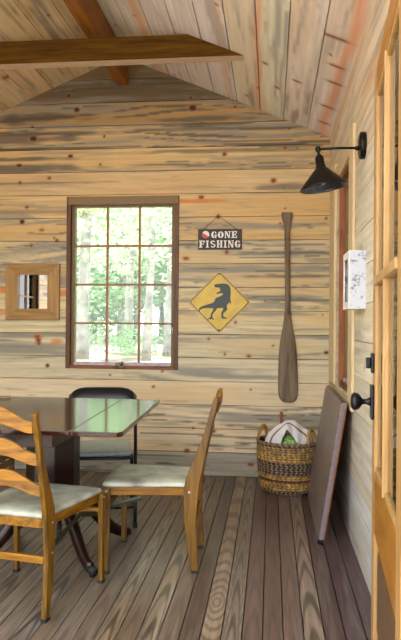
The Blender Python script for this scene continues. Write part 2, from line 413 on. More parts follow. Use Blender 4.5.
def back_feat(c, u, v, b):
    if b == 11: c = patch(c, u, v, -.66, 2.215, .30, .022, OR, .85)
    if b == 7: c = patch(c, u, v, -2.2, 1.50, .35, .05, OR, .8, 1); c = patch(c, u, v, -1.72, 1.46, .07, .035, OR, .8, 2)
    if b == 6: c = patch(c, u, v, -2.15, 1.30, .5, .028, (0.78, .50, .30), .8, 3)
    if b == 5: c = patch(c, u, v, -1.92, 1.08, .045, .055, (.72, .42, .22), .85, 4); c = patch(c, u, v, -1.76, 1.065, .075, .036, (.78, .50, .25), .8, 5)
    if b == 8: c = patch(c, u, v, -1.95, 1.63, .5, .07, (.80, .62, .36), .6, 3)
    if b == 2:
        for k, (x, z, w) in enumerate(((-.55, .34, .3), (-.2, .33, .25), (-.35, .26, .4), (-.6, .28, .2), (.05, .30, .25))):
            c = patch(c, u, v + .03 * np.sin(u * 9 + k), x, z, w, .014, (.30, .32, .31), .7, 10 + k)
    if b == 1: c = patch(c, u, v, -.45, .243, .45, .009, (.28, .28, .30), .8, 6); c = patch(c, u, v, .1, .30, .3, .008, (.35, .33, .32), .7, 16)
    if b == 14: c = patch(c, u, v, -1.9, 2.79, 1.1, .022, (.30, .27, .22), .75, 7); c = patch(c, u, v, -2.0, 2.665, .7, .012, (.2, .18, .15), .7, 8)
    if b == 13: c = patch(c, u, v, -2.1, 2.58, .6, .02, (.30, .27, .22), .7, 9); c = patch(c, u, v, -.35, 2.62, .9, .02, (.42, .38, .28), .7, 19)
    if b == 15: c = patch(c, u, v, -1.95, 2.92, .5, .05, (.26, .22, .17), .8, 11); c = patch(c, u, v, -.6, 2.88, .5, .03, (.36, .31, .22), .8, 12)
    if b == 13: c = patch(c, u, v, -2.2, 2.50, .8, .045, (.36, .32, .26), .8, 31)
    if b == 14: c = patch(c, u, v, -2.2, 2.75, .7, .05, (.34, .30, .25), .7, 32); c = patch(c, u, v, -.6, 2.80, .6, .02, (.40, .35, .26), .7, 33)
    if b == 12: c = patch(c, u, v, -1.9, 2.38, .6, .012, (.40, .37, .32), .7, 34)
    if b == 12: c = patch(c, u, v, .12, 2.32, .35, .03, (.40, .36, .28), .7, 13)
    if b == 11: c = patch(c, u, v, -2.0, 2.14, .9, .02, (.50, .46, .38), .7, 14)
    if b in (8, 9, 7): c = patch(c, u, v, .2, B0 + PITCH * b - .19 + .09, .5, .014, (.33, .31, .27), .65, 20 + b)
    for (ku, kv, ra, rb, dk) in BK:
        if v.min() - .02 < kv < v.max() + .02: c = knot(c, u, v, ku, kv, ra * .85, rb * .9, bool(dk))
    return c
TH = 0.14
planks('wall_back', boards, XL, XR, 0.008, lambda u, v, d: np.stack([u, D + d, v], 1),
       dict(seed=100, f=back_f), [back_feat], M['pine_x'], groove=.0034, depth=.014, holes=[WB], rows=17, clip=lambda u: AZ - SL * np.abs(u - AX),
       extra=[(XL, WB[0], D + .012, D + TH, -.1, 2.69), (WB[1], XR, D + .012, D + TH, -.1, 2.69),
              (WB[0], WB[1], D + .012, D + TH, -.1, WB[2]), (WB[0], WB[1], D + .012, D + TH, WB[3], 2.69),
              (XL + .35, XR - .35, D + .012, D + TH, 2.69, 2.84), (XL + .75, XR - .75, D + .012, D + TH, 2.84, 3.0), (XL + 1.15, XR - 1.15, D + .012, D + TH, 3.0, 3.17)])
# --- right wall
wb = [b for b in boards if b[0] < EAVE]
def right_f(b):
    t = [((.76, .76, .76), .3, .1, 0), ((.78, .78, .76), .25, .1, .1), ((.80, .78, .73), .2, .1, .3), ((.80, .77, .71), .2, .1, .1),
         ((.82, .78, .70), .2, .1, 0)]
    if b < 5: t = t[b]
    elif b < 11: t = ((.86, .82, .73), .12, .05, .05)
    else: t = ((.85, .78, .68), .15, .05, .4)
    return dict(base=t[0], stain=t[1], dark=t[2], red=t[3], knots=1.0)
planks('wall_right', wb, YF, D, 0.03, lambda u, v, d: np.stack([XR + d, u, v], 1), dict(seed=300, f=right_f), [], M['pine_y'],
       holes=[WR], rows=10, clip=lambda u: np.full_like(u, EAVE),
       extra=[(XR + .012, XR + TH, YF, WR[0], -.1, EAVE), (XR + .012, XR + TH, WR[1], D + TH, -.1, EAVE),
              (XR + .012, XR + TH, WR[0], WR[1], -.1, WR[2]), (XR + .012, XR + TH, WR[0], WR[1], WR[3], EAVE)])
planks('wall_left', wb, YF, D, 0.05, lambda u, v, d: np.stack([XL - d, u, v], 1), dict(seed=500, f=back_f), [], M['pine_y'],
       holes=[WL], rows=8, clip=lambda u: np.full_like(u, EAVE),
       extra=[(XL - TH, XL - .012, YF, WL[0], -.1, EAVE), (XL - TH, XL - .012, WL[1], D + TH, -.1, EAVE),
              (XL - TH, XL - .012, WL[0], WL[1], -.1, WL[2]), (XL - TH, XL - .012, WL[0], WL[1], WL[3], EAVE)])
# --- ceiling: boards run from front to back on both slopes
cs = math.sqrt(1 + SL * SL)
hw = 0.186                                # horizontal width of a ceiling board
xs = []
x = 0.459 - 0.0
while x > AX: xs.append(x); x -= hw
xs.append(AX); xs = xs[::-1]
cb = [(a, b) for a, b in zip(xs[:-1], xs[1:]) if b - a > 0.02]
lb = [(2 * AX - b, 2 * AX - a) for a, b in cb][::-1]
allb = lb + cb
def ceil_f(b):
    r = random.Random(b * 5 + 1)
    if b < len(lb): return dict(base=(.84 + r.uniform(-.03, .03), .74, .59), stain=r.uniform(.2, .45), dark=.25, red=.25, knots=1.5, stain_col=(.50, .45, .40))
    return dict(base=(.88, .855 + r.uniform(-.02, .02), .82 + r.uniform(-.03, .03)), stain=r.uniform(.2, .42), dark=.02, red=.0, knots=.6, stain_col=(.60, .595, .58))
def ceil_feat(c, u, v, b):
    # salmon heartwood stripes running along some boards
    for x, w, k in ((.400, .030, .85), (-.095, .020, .75), (-.33, .022, .4), (-.90, .028, .6)):
        wx = x + .012 * np.sin(u * 2.3) + .008 * np.sin(u * 6.1)
        t = np.exp(-((v - wx) / w) ** 2) * k * (0.6 + 0.4 * fb(u * 3, v * 40, 8, 2))
        c = mix(c, (0.88, .58, .42), t)
    for (ky, kx, ra, rb) in ((4.9, .385, .012, .03), (4.55, .38, .012, .034), (4.1, .385, .012, .034), (3.85, .37, .012, .03), (3.5, .33, .012, .05), (4.55, .03, .014, .012), (4.2, -.05, .014, .012), (4.7, -.10, .014, .012),
                            (4.95, -.2, .012, .010), (4.3, .16, .012, .02), (4.7, -2.02, .02, .02), (3.9, -1.9, .02, .02), (4.5, -1.72, .016, .016)):
        if v.min() < kx < v.max(): c = knot(c, u, v, ky, kx, ra, rb)
    for (ky, kx, ra, rb) in ((5.0, .17, .22, .03), (4.8, .1, .35, .012), (4.9, -.16, .3, .03), (4.6, .25, .4, .02)):
        if v.min() < kx < v.max(): c = patch(c, u, v, ky, kx, ra, rb, (.52, .49, .45), .6, 3)
    return c
o = planks('ceiling', allb, YF - .1, D, 0.025, lambda u, v, d: np.stack([v, u, AZ - SL * np.abs(v - AX) + d], 1),
           dict(seed=700, f=ceil_f), [ceil_feat], M['pine_c'], rows=12, groove=0.004, depth=.02)
bm = nb()
for s in (-1, 1):
    e = (XR - AX) + .3
    prism(bm, [(0, .016), (e, .016 - SL * e), (e, .12 - SL * e), (0, .12)], lambda a, b: Vector((AX + s * a, YF - .1, AZ + b)), lambda a, b: Vector((AX + s * a, D + .3, AZ + b)))
struct(obj('ceiling', bm, M['outer']))
# --- floor
fx0 = -0.025 - FP * 37
fbd = [(fx0 + FP * k, fx0 + FP * (k + 1)) for k in range(45)]
fcol = {}
def floor_f(b):
    xc = fx0 + FP * (b + .5); r = random.Random(b * 3 + 5)
    k = b - 37            # board 37 starts at x=-.025
    named = {-3: (.52, .46, .39), -2: (.47, .43, .39), -1: (.41, .335, .32), 0: (.40, .33, .32), 1: (.44, .38, .355), 2: (.53, .48, .44), 3: (.345, .275, .285), 4: (.35, .28, .29),
             5: (.36, .29, .30), 6: (.37, .30, .31), -4: (.35, .30, .27), -5: (.45, .40, .35), -6: (.51, .46, .39), -7: (.45, .40, .35), -8: (.50, .45, .38), -9: (.44, .40, .36)}
    if k in named: base = named[k]
    else:
        q = r.uniform(.40, .50); base = (q, q * .905, q * .80)
    return dict(base=tuple(v * q for v, q in zip(base, (.99, .97, .98))), stain=r.uniform(.1, .35), dark=.12, red=0, stain_col=(.42, .40, .37), knots=.15)
def cathedral(c, u, v, b):
    k = b - 37; vc = fx0 + FP * (b + .5); r = random.Random(b)
    strong = k in (-3, 2, -6, -8, -12, -15, -2)
    amp = (.34 if k == -3 else .46) if strong else .16
    off = r.uniform(0, 6)
    if k == -3:      # bullseye knot
        e = .22 * np.log1p(np.abs(u - 2.83) / .22); d = np.sqrt((e / 2.6) ** 2 + (v + .228) ** 2)
        ph = d * 380 + 1.5 * fb(u * 3, v * 30, 4, 2)
    else:
        w = (v - vc) / (FP * .5)
        ph = (u * 3.1 + off + w * w * (2.4 + 1.5 * np.sin(u * 1.3 + off))) * 5.5
    s = np.sin(ph + 2.0 * fb(u * 2, v * 40, b, 2))
    c = c * (1 + .10 * (amp > .2) - amp * sstep(-.1, .9, s))[:, None]
    c = c * (.92 + .14 * fb(u * 1.5, v * 150, b + 9, 2))[:, None]
    return c
planks('floor', fbd, YF, D, 0.016, lambda u, v, d: np.stack([v, u, -d], 1), dict(seed=900, f=floor_f), [cathedral], M['deck'],
       rows=19, groove=0.0028, extra=[(XL, .62, YF, D, -.12, -.0125)], depth=.012)

# --- windows --------------------------------------------------------------
def window(n, loc, rot, hwid, z0, z1, blind=True, fm='cedar_red'):
    w = bpy.data.objects.new('window_%d' % n, None); C.objects.link(w); w.location = loc; w.rotation_euler = (0, 0, rot)
    w['kind'] = 'structure'
    a = hwid; f = 0.036
    bm = nb()
    for s in (-1, 1): box(bm, *sorted((s * a, s * (a - f))), -.006, .13, z0, z1)
    obj('window_frame', bm, M[fm], w, bevel=.002)
    bm = nb(); box(bm, -a + f, a - f, -.006, .13, z0, z0 + .028); box(bm, -a + f, a - f, -.002, .13, z1 - .022, z1)
    obj('window_rail', bm, M['cedar_red_h'], w, bevel=.002)
    gx = a - .064; g0 = z0 + .054; g1 = z1 - .082
    bm = nb()
    for s in (-1, 1): box(bm, *sorted((s * (a - f), s * gx)), .028, .085, z0 + .028, z1 - .022)
    box(bm, -gx, gx, .028, .085, g1, z1 - .022)
    obj('sash', bm, M['olive'], w, bevel=.002)
    bm = nb(); box(bm, -gx, gx, .02, .085, z0 + .028, g0)
    obj('sash_rail', bm, M['lilac'], w, bevel=.002)
    bm = nb()
    for s in (-1, 1): box(bm, s * gx / 3 - .008, s * gx / 3 + .008, .04, .075, g0, g1)
    for k in (1, 2, 3):
        z = g0 + (g1 - g0) * k / 4; box(bm, -gx, gx, .042, .073, z - .008, z + .008)
    obj('muntins', bm, M['muntin'], w)
    bm = nb(); box(bm, -gx, gx, .056, .060, g0, g1)
    obj('pane', bm, M['glass'], w)
    if blind:
        bm = nb(); box(bm, -a + f * .5, a - .004, -.022, .04, z1 - .068, z1 - .006)
        obj('roller_blind', bm, M['blind'], w, bevel=.004)
    # crank handle on the bottom rail and a small latch on the side
    bm = nb(); box(bm, -.055, .035, -.030, -.004, z0 + .012, z0 + .026)
    tube(bm, [(-.04, -.017, z0 + .026), (-.04, -.017, z0 + .045), (-.03, -.02, z0 + .05), (0.0, -.022, z0 + .048)], .005, 8)
    tube(bm, [(.005, -.02, z0 + .026), (.012, -.02, z0 + .06), (.022, -.022, z0 + .062)], [.010, .008, .005], 8)
    obj('crank_handle', bm, M['brass'], w, smooth=True)
    bm = nb(); tube(bm, [(a - .05, .01, z0 + .37), (a - .045, -.005, z0 + .33), (a - .045, -.005, z0 + .29)], .004, 8)
    obj('latch', bm, M['steel'], w, smooth=True)
    return w
window(1, ((WB[0] + WB[1]) / 2, D, 0), 0, (WB[1] - WB[0]) / 2, WB[2], WB[3])
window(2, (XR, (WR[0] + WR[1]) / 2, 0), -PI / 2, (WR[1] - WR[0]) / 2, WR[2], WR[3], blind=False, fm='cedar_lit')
window(3, (XL, (WL[0] + WL[1]) / 2, 0), PI / 2, (WL[1] - WL[0]) / 2, WL[2], WL[3])
# --- trim: casing and stool of the right window
bm = nb(); box(bm, XR - .018, XR - .0005, 3.60, 3.78, .78, 2.33); struct(obj('trim_1', bm, M['trim'], bevel=.003))
bm = nb(); box(bm, XR - .018, XR - .0005, 4.62, 4.98, .80, 2.36); struct(obj('trim_2', bm, M['trim'], bevel=.003))
bm = nb(); box(bm, XR - .018, XR - .0005, 3.785, 4.615, 2.20, 2.31); struct(obj('trim_3', bm, M['trim_y'], bevel=.003))
bm = nb(); box(bm, XR - .020, XR - .0005, 3.60, 4.98, .745, .79); struct(obj('trim_4', bm, M['trim_y'], bevel=.004))
# --- ridge beam and tie beam
bm = nb(); RX = -1.222
prism(bm, [(-.045, 3.17), (.045, 3.17), (.045, roof(RX + .045) - .001), (AX - RX, AZ - .001), (-.045, roof(RX - .045) - .001)],
      lambda a, b: Vector((RX + a, YF - .1, b)), lambda a, b: Vector((RX + a, D - .001, b)))
struct(obj('trim_5', bm, M['ridge'], bevel=.003))
bm = nb(); z0, z1 = 2.974, 3.128
def xr_(z, s): return AX + s * ((AZ - z) / SL - .003)
prism(bm, [(xr_(z0, -1), z0), (xr_(z0, 1), z0), (xr_(z1, 1), z1), (xr_(z1, -1), z1)], lambda a, b: Vector((a, 4.20, b)), lambda a, b: Vector((a, 4.29, b)))
o = struct(obj('trim_6', bm, [M['beam'], M['beam_low']]))
for p in o.data.polygons:
    if p.normal.z < -.9: p.material_index = 1  # downward faces take a paler colour than the beam front

# ================================================================ DOOR (open, swung back along the right wall)
DA = math.radians(-4.6)      # local +y = from hinge to knob edge
dh = Vector((0.337 - math.sin(math.radians(4.6)) * .82, 2.2 - math.cos(math.radians(4.6)) * .82, 0))
door = bpy.data.objects.new('door_1', None); C.objects.link(door); door['kind'] = 'structure'
door.location = dh; door.rotation_euler = (0, 0, DA)
W_, TD = .82, .038
S1, S2 = .115, .115
gz0, gz1 = .755, 1.965
bm = nb()
box(bm, 0, TD, W_ - S1 + .02, W_, .012, 2.05); box(bm, 0, TD, 0, S2 - .02, .012, 2.05)
obj('stile', bm, M['door'], door, bevel=.003)
bm = nb()
for a, b in ((.012, .22), (.56, gz0), (gz1, 2.05)): box(bm, .0005, TD - .0005, S2 - .02, W_ - S1 + .02, a, b)
obj('rail', bm, M['door_h'], door, bevel=.003)
bm = nb(); y0, y1 = S2 - .02, W_ - S1 + .02
box(bm, .014, TD - .014, y0, y1, .22, .56)
prism(bm, [(y0 + .03, .25), (y1 - .03, .25), (y1 - .03, .53), (y0 + .03, .53)], lambda a, b: Vector((.014, a, b)), lambda a, b: Vector((.006, y0 + .06 + (a - y0 - .03) * (y1 - y0 - .12) / (y1 - y0 - .06), .28 + (b - .25) * .22 / .28)))
obj('panel', bm, M['door_p'], door)
bm = nb()
for y in (.41,): box(bm, -.004, TD + .004, y - .011, y + .011, gz0, gz1)
for z in (1.36,): box(bm, -.006, TD + .006, y0, y1, z - .013, z + .013)
# glazing beads
for (a0, a1, b0, b1) in ((y0, y1, gz0, gz0 + .016), (y0, y1, gz1 - .016, gz1), (y0, y0 + .014, gz0, gz1), (y1 - .014, y1, gz0, gz1)): box(bm, .002, TD - .002, a0, a1, b0, b1)
obj('muntins', bm, M['door'], door, bevel=.003)
bm = nb(); box(bm, .010, .014, y0, y1, gz0, gz1); obj('pane', bm, M['glass'], door)
# knob set
bm = nb(); kz, ky = .972, W_ - .058
box(bm, -.011, 0.0, ky - .032, ky + .032, kz - .055, kz + .055)
o = obj('knob_plate', bm, M['iron'], door, bevel=.004); o['label'] = 'dark bronze knob plate'
bm = nb()
RY = Matrix.Translation((-.011, ky, kz)) @ Matrix.Rotation(-PI / 2, 4, 'Y')
lathe(bm, [(.016, 0), (.012, .006), (.009, .012), (.009, .024), (.016, .029), (.025, .036), (.029, .045), (.0285, .053), (.022, .060), (.010, .063)], 24, RY)
k = obj('door_knob', bm, M['iron'], o, smooth=True)
bm = nb(); lathe(bm, [(.016, 0), (.010, .01), (.010, .022), (.024, .032), (.028, .043), (.018, .055)], 20, Matrix.Translation((TD, ky, kz)) @ Matrix.Rotation(PI / 2, 4, 'Y'))
obj('door_knob', bm, M['iron'], door, smooth=True)
bm = nb(); dz = 1.098
box(bm, -.010, 0, ky - .030, ky + .030, dz - .032, dz + .032); box(bm, -.026, -.010, ky - .008, ky + .008, dz - .018, dz + .018)
obj('deadbolt', bm, M['iron'], door, bevel=.004)
for z in (.25, 1.02, 1.82):
    bm = nb(); tube(bm, [(TD + .006, -.004, z - .045), (TD + .006, -.004, z + .045)], .007, 10); obj('hinge', bm, M['iron'], door, smooth=True)
# jamb post the door hangs on
bm = nb(); box(bm, .292, XR - .001, YF + .002, YF + .10, 0, EAVE - .01); struct(obj('trim_7', bm, M['door']))

# ================================================================ THINGS ON THE WALLS
# --- mirror
mx0, mx1, mz0, mz1 = -2.197, -1.737, 1.243, 1.708
t = thing('mirror', 'small square mirror in a wide tan wooden frame left of the window', 'mirror', ((mx0 + mx1) / 2, D, mz0))
hw_, hh = (mx1 - mx0) / 2, mz1 - mz0; i0, i1, iz0, iz1 = -.143, .114, .087, .365
ix = .129; iz0, iz1 = .092, .374
bm = nb()
for s in (-1, 1):
    prism(bm, [(s * hw_, 0), (s * hw_, hh), (s * ix, iz1), (s * ix, iz0)], lambda a, b: Vector((a, -.030, b)), lambda a, b: Vector((a, -.001, b)))
fr = obj('frame', bm, M['frame_oak'], t, bevel=.003)
bm = nb()
prism(bm, [(-hw_, 0), (hw_, 0), (ix, iz0), (-ix, iz0)], lambda a, b: Vector((a, -.030, b)), lambda a, b: Vector((a, -.001, b)))
prism(bm, [(-hw_, hh), (hw_, hh), (ix, iz1), (-ix, iz1)], lambda a, b: Vector((a, -.030, b)), lambda a, b: Vector((a, -.001, b)))
obj('frame_rail', bm, M['frame_oak_x'], t, bevel=.003)
bm = nb(); box(bm, -ix, ix, -.008, -.002, iz0, iz1); obj('mirror_glass', bm, M['mirror'], t)

# --- gone fishing sign
sx, sz = -.4155, 1.9015; u_ = .0010075
t = thing('hanging_sign', 'dark rectangular sign reading gone fishing hung by twine on the back wall', 'sign', (sx, D, sz - .082))
def sg(px, py): return ((px - 200) * u_, .082 + (223.5 - py) * u_)
bm = nb(); box(bm, -.1765, .1765, -.012, -.002, 0, .164); obj('board', bm, M['signblack'], t, bevel=.002)
LT = {}
def slab(x0, x1, y0, y1): return [(x0, y0), (x1, y0), (x1, y1), (x0, y1)]
def arc(cx, cy, rx, ry, a0, a1, th, n=8, thin=.55):
    out = []; P1 = []; P2 = []
    for i in range(n + 1):
        a = math.radians(a0 + (a1 - a0) * i / n); w = th * (thin + (1 - thin) * abs(math.cos(a)))
        P1.append((cx + rx * math.cos(a), cy + ry * math.sin(a))); P2.append((cx + (rx - w) * math.cos(a), cy + (ry - w * .8) * math.sin(a)))
    for i in range(n): out.append([P1[i], P1[i + 1], P2[i + 1], P2[i]])
    return out
# glyphs in a unit cell: x 0..1, y 0 (bottom)..1 (top)
LT['I'] = [slab(.28, .72, 0, 1), slab(.08, .92, 0, .13), slab(.08, .92, .87, 1)]
LT['F'] = [slab(.14, .46, 0, 1), slab(0, .62, 0, .12), slab(0, .98, .86, 1), slab(.80, .98, .64, 1), slab(.5, .74, .44, .56), slab(.68, .78, .36, .66)]
LT['E'] = [slab(.14, .46, 0, 1), slab(0, .98, 0, .13), slab(0, .98, .87, 1), slab(.82, .98, .68, 1), slab(.82, .98, 0, .34), slab(.5, .74, .44, .56), slab(.68, .78, .36, .66)]
LT['H'] = [slab(.08, .36, 0, 1), slab(.64, .92, 0, 1), slab(.40, .60, .44, .58), slab(0, .44, 0, .11), slab(.56, 1, 0, .11), slab(0, .44, .89, 1), slab(.56, 1, .89, 1)]
LT['N'] = [slab(.08, .22, 0, 1), slab(.78, .92, 0, 1), [(.05, 1), (.38, 1), (.90, 0), (.66, 0)], slab(0, .30, 0, .1), slab(.62, 1, .9, 1), slab(0, .3, .9, 1)]
LT['O'] = arc(.5, .5, .5, .5, 97, 263, .36) + arc(.5, .5, .5, .5, -83, 83, .36)
LT['G'] = arc(.52, .5, .5, .5, 97, 263, .36) + arc(.52, .5, .46, .5, 25, 83, .22) + arc(.52, .5, .46, .5, -83, -30, .22) + [slab(.66, .92, .05, .46), slab(.54, 1, .38, .48)]
LT['S'] = arc(.5, .72, .44, .28, 25, 275, .24) + arc(.5, .28, .44, .28, -155, 95, .24)
def word(bm, s, x0, x1, y0, y1, wid):
    tot = sum(wid.get(c, 1) for c in s) + .16 * (len(s) - 1); sc = (x1 - x0) / tot; x = x0
    for c in s:
        w = wid.get(c, 1) * sc
        for k, poly in enumerate(LT[c]):
            pts = [sg(x + p[0] * w, y1 - p[1] * (y1 - y0)) for p in poly]; e = .0142 + k * .00005
            prism(bm, pts, lambda a, b: Vector((a, -.012, b)), lambda a, b, e=e: Vector((a, -e, b)))
        x += w + .16 * sc
bm = nb(); word(bm, 'GONE', 130, 338, 160, 214, {}); word(bm, 'FISHING', 33, 365, 233, 290, {'I': .6})
o = obj('lettering', bm, M['white'], t); o['label'] = 'white stencil lettering'
bm = nb(); c0 = sg(86, 186); r0 = .030; prism(bm, [(c0[0] + r0 * math.cos(a), c0[1] + r0 * math.sin(a)) for a in [math.radians(148 + 180 * i / 14) for i in range(15)]],
    lambda a, b: Vector((a, -.012, b)), lambda a, b: Vector((a, -.0148, b)))
b_ = obj('bobber', bm, M['red'], t); b_['label'] = 'painted red and white fishing bobber'
bm = nb(); prism(bm, [(c0[0] + r0 * math.cos(a), c0[1] + r0 * math.sin(a)) for a in [math.radians(-32 + 180 * i / 14) for i in range(15)]],
    lambda a, b: Vector((a, -.012, b)), lambda a, b: Vector((a, -.0148, b)))
obj('bobber_top', bm, M['white'], b_)
bm = nb(); p0, p1, p2 = sg(60, 143), sg(188, 40), sg(337, 143)
tube(bm, [(p0[0], -.009, p0[1] - .004), (p1[0] - .004, -.016, p1[1]), (p1[0], -.016, p1[1] + .003), (p1[0] + .004, -.016, p1[1]), (p2[0], -.009, p2[1] - .004)], .0022, 6)
obj('twine', bm, M['twine'], t, smooth=True)
bm = nb(); tube(bm, [(p1[0], 0.006, p1[1] - .002), (p1[0], -.019, p1[1])], .0028, 8); obj('nail', bm, M['iron'], t)

# --- dinosaur crossing sign
t = thing('road_sign', 'yellow diamond dinosaur crossing sign below the gone fishing sign', 'sign', (-.4165, D, 1.146))
def dia(bm, r, ya, yb, rad=.014):
    pts = []
    for q in range(4):
        a = PI / 2 * q
        cx, cz = (r - rad * 1.414) * math.cos(a), (r - rad * 1.414) * math.sin(a)
        for e in (-45, -22, 0, 22, 45): pts.append((cx + rad * math.cos(a + math.radians(e)), .25 + cz + rad * math.sin(a + math.radians(e))))
    prism(bm, pts, lambda a, b: Vector((a, ya, b)), lambda a, b: Vector((a, yb, b)))
bm = nb(); dia(bm, .251, -.008, -.003); obj('plate', bm, M['yellow'], t)
bm = nb(); dia(bm, .243, -.0086, -.008); obj('border', bm, M['dino'], t)
bm = nb(); dia(bm, .233, -.0090, -.0086, .012); obj('field', bm, M['yellow'], t)
DI = [(155,65),(163,55),(190,52),(235,47),(270,52),(292,70),(302,100),(303,150),(300,190),(308,215),(303,235),(298,215),(285,220),(275,235),(270,250),(276,275),(265,290),(240,312),(238,335),(250,345),(272,352),(272,360),(225,360),(220,320),(222,305),(235,285),(238,262),(205,267),(188,265),(170,290),(145,318),(142,345),(157,368),(150,372),(135,360),(125,372),(118,362),(100,370),(102,362),(125,345),(132,310),(148,285),(150,268),(90,265),(50,272),(33,285),(30,308),(22,290),(22,270),(40,255),(80,240),(140,222),(162,205),(165,185),(185,170),(210,162),(235,145),(235,135),(205,135),(180,142),(172,136),(190,122),(208,118),(212,100),(200,85),(165,82)]
pts = [((a / 8.91 + 197 - 219.7) * .00808, .25 - (b / 8.91 + 278 - 302) * .00808) for a, b in DI]
bm = nb(); prism(bm, pts, lambda a, b: Vector((a, -.0090, b)), lambda a, b: Vector((a, -.0097, b)))
o = obj('dinosaur_figure', bm, M['dino'], t); o['label'] = 'dark green dinosaur silhouette'
bm = nb()
for dz_ in (-.222, .226): tube(bm, [(0, 0.004, .25 + dz_), (0, -.012, .25 + dz_)], .006, 10)
obj('bolt', bm, M['iron'], t)

# --- paddle
t = thing('paddle', 'weathered brown wooden canoe paddle hanging blade down on the back wall', 'paddle', (.137, D - .02, .605))
PR = [(0.0, .030, .008), (.012, .052, .009), (.03, .066, .010), (.06, .0745, .010), (.12, .0775, .010), (.20, .077, .010), (.27, .075, .010), (.35, .072, .011), (.41, .068, .011), (.47, .061, .012), (.53, .051, .013), (.59, .040, .014), (.65, .031, .015), (.70, .025, .016), (.76, .0215, .0165), (.90, .021, .0165), (1.30, .0205, .0165)]
def paddle_mesh(bm, prof, lean=-.012):
    rings = []
    for z, a, b in prof:
        rings.append([bm.verts.new((lean * z + a * math.copysign(abs(math.cos(q)) ** .8, math.cos(q)), b * math.sin(q), z)) for q in [2 * PI * k / 20 for k in range(20)]])
    for i in range(len(rings) - 1):
        for k in range(20): bm.faces.new((rings[i][k], rings[i][(k + 1) % 20], rings[i + 1][(k + 1) % 20], rings[i + 1][k]))
    bm.faces.new(rings[0][::-1]); bm.faces.new(rings[-1])
bm = nb(); paddle_mesh(bm, PR[:14]); obj('blade', bm, M['paddle'], t, smooth=True)
bm = nb(); paddle_mesh(bm, PR[13:]); obj('shaft', bm, M['paddle'], t, smooth=True)
bm = nb(); paddle_mesh(bm, [(1.30, .0205, .0165), (1.36, .022, .0165), (1.42, .030, .016), (1.455, .040, .015), (1.485, .0435, .014), (1.500, .044, .012), (1.505, .041, .008)]); obj('grip', bm, M['paddle'], t, smooth=True)
bm = nb()
for z in (.55, 1.22): tube(bm, [(-.012 * z - .024, .019, z), (-.012 * z - .024, -.003, z)], .003, 8)
obj('nail', bm, M['iron'], t)

# --- wall lamp
ly, lz = 3.25, 2.108
t = thing('wall_lamp', 'dark bronze wall lamp with a cone shade on the right wall', 'lamp', (XR, ly, lz - .2))
bm = nb(); RP = Matrix.Translation((0, 0, .2)) @ Matrix.Rotation(-PI / 2, 4, 'Y')
lathe(bm, [(.066, .0005), (.067, .018), (.064, .026), (.050, .030), (.012, .033)], 32, RP); obj('wall_plate', bm, M['lampblack'], t, smooth=False, bevel=.002)
bm = nb(); tube(bm, [(-.030, 0, .188), (-.12, 0, .190), (-.228, 0, .187)], .0062, 10); tube(bm, [(-.030, 0, .188), (-.048, 0, .188)], .011, 12)
obj('arm', bm, M['lampblack'], t, smooth=True)
tilt = math.radians(-9)
RS = Matrix.Translation((-.230, 0, .187)) @ Matrix.Rotation(tilt, 4, 'Y')
bm = nb(); lathe(bm, [(.004, .015), (.013, .010), (.014, 0), (.013, -.010), (.007, -.016), (.007, -.026), (.014, -.032), (.019, -.040), (.022, -.045), (.022, -.085), (.026, -.088), (.026, -.094)], 20, RS); obj('socket', bm, M['lampblack'], t, smooth=True)
bm = nb(); prof = [(.024, -.092), (.030, -.098), (.112, -.183), (.118, -.190), (.118, -.196)]
rings = []
for off in (0, -.003):
    for r, z in prof: rings.append([bm.verts.new(RS @ Vector(((r + off) * math.cos(2 * PI * k / 40), (r + off) * math.sin(2 * PI * k / 40), z + off * .5))) for k in range(40)])
n = len(prof)
for i in list(range(n - 1)) + list(range(n, 2 * n - 1)):
    for k in range(40):
        f = bm.faces.new((rings[i][k], rings[i][(k + 1) % 40], rings[i + 1][(k + 1) % 40], rings[i + 1][k])); f.material_index = 0 if i < n else 1
for k in range(40): bm.faces.new((rings[n - 1][k], rings[n - 1][(k + 1) % 40], rings[2 * n - 1][(k + 1) % 40], rings[2 * n - 1][k]))
obj('lamp_shade', bm, [M['lampblack'], M['lampinner']], t, smooth=True)
bm = nb(); lathe(bm, [(.010, -.09), (.014, -.11), (.026, -.135), (.028, -.15), (.022, -.168), (.006, -.178)], 20, RS); obj('bulb', bm, M['white'], t, smooth=True)

# --- white speckled box on the right wall
bm = nb()
t = thing('wall_box', 'narrow white box with grey speckled sides hanging on the right wall', 'box', (XR, 3.19, 1.300))
hb = .284; dp = .078; ln = .25
box(bm, -dp, -.0005, 0, .004, 0, hb); box(bm, -dp, -.0005, ln - .004, ln, 0, hb); box(bm, -dp, -.0005, .004, ln - .004, 0, .004); box(bm, -dp, -.0005, .004, ln - .004, hb - .004, hb)
box(bm, -.006, -.0005, .004, ln - .004, .004, hb - .004)
obj('body', bm, M['boxwhite'], t)
bm = nb(); 
for (a, b, c, d) in ((0, ln, 0, .035), (0, ln, hb - .035, hb), (0, .045, .035, hb - .035), (ln - .045, ln, .035, hb - .035)): box(bm, -dp - .004, -dp, a, b, c, d)
obj('front_frame', bm, M['white'], t)

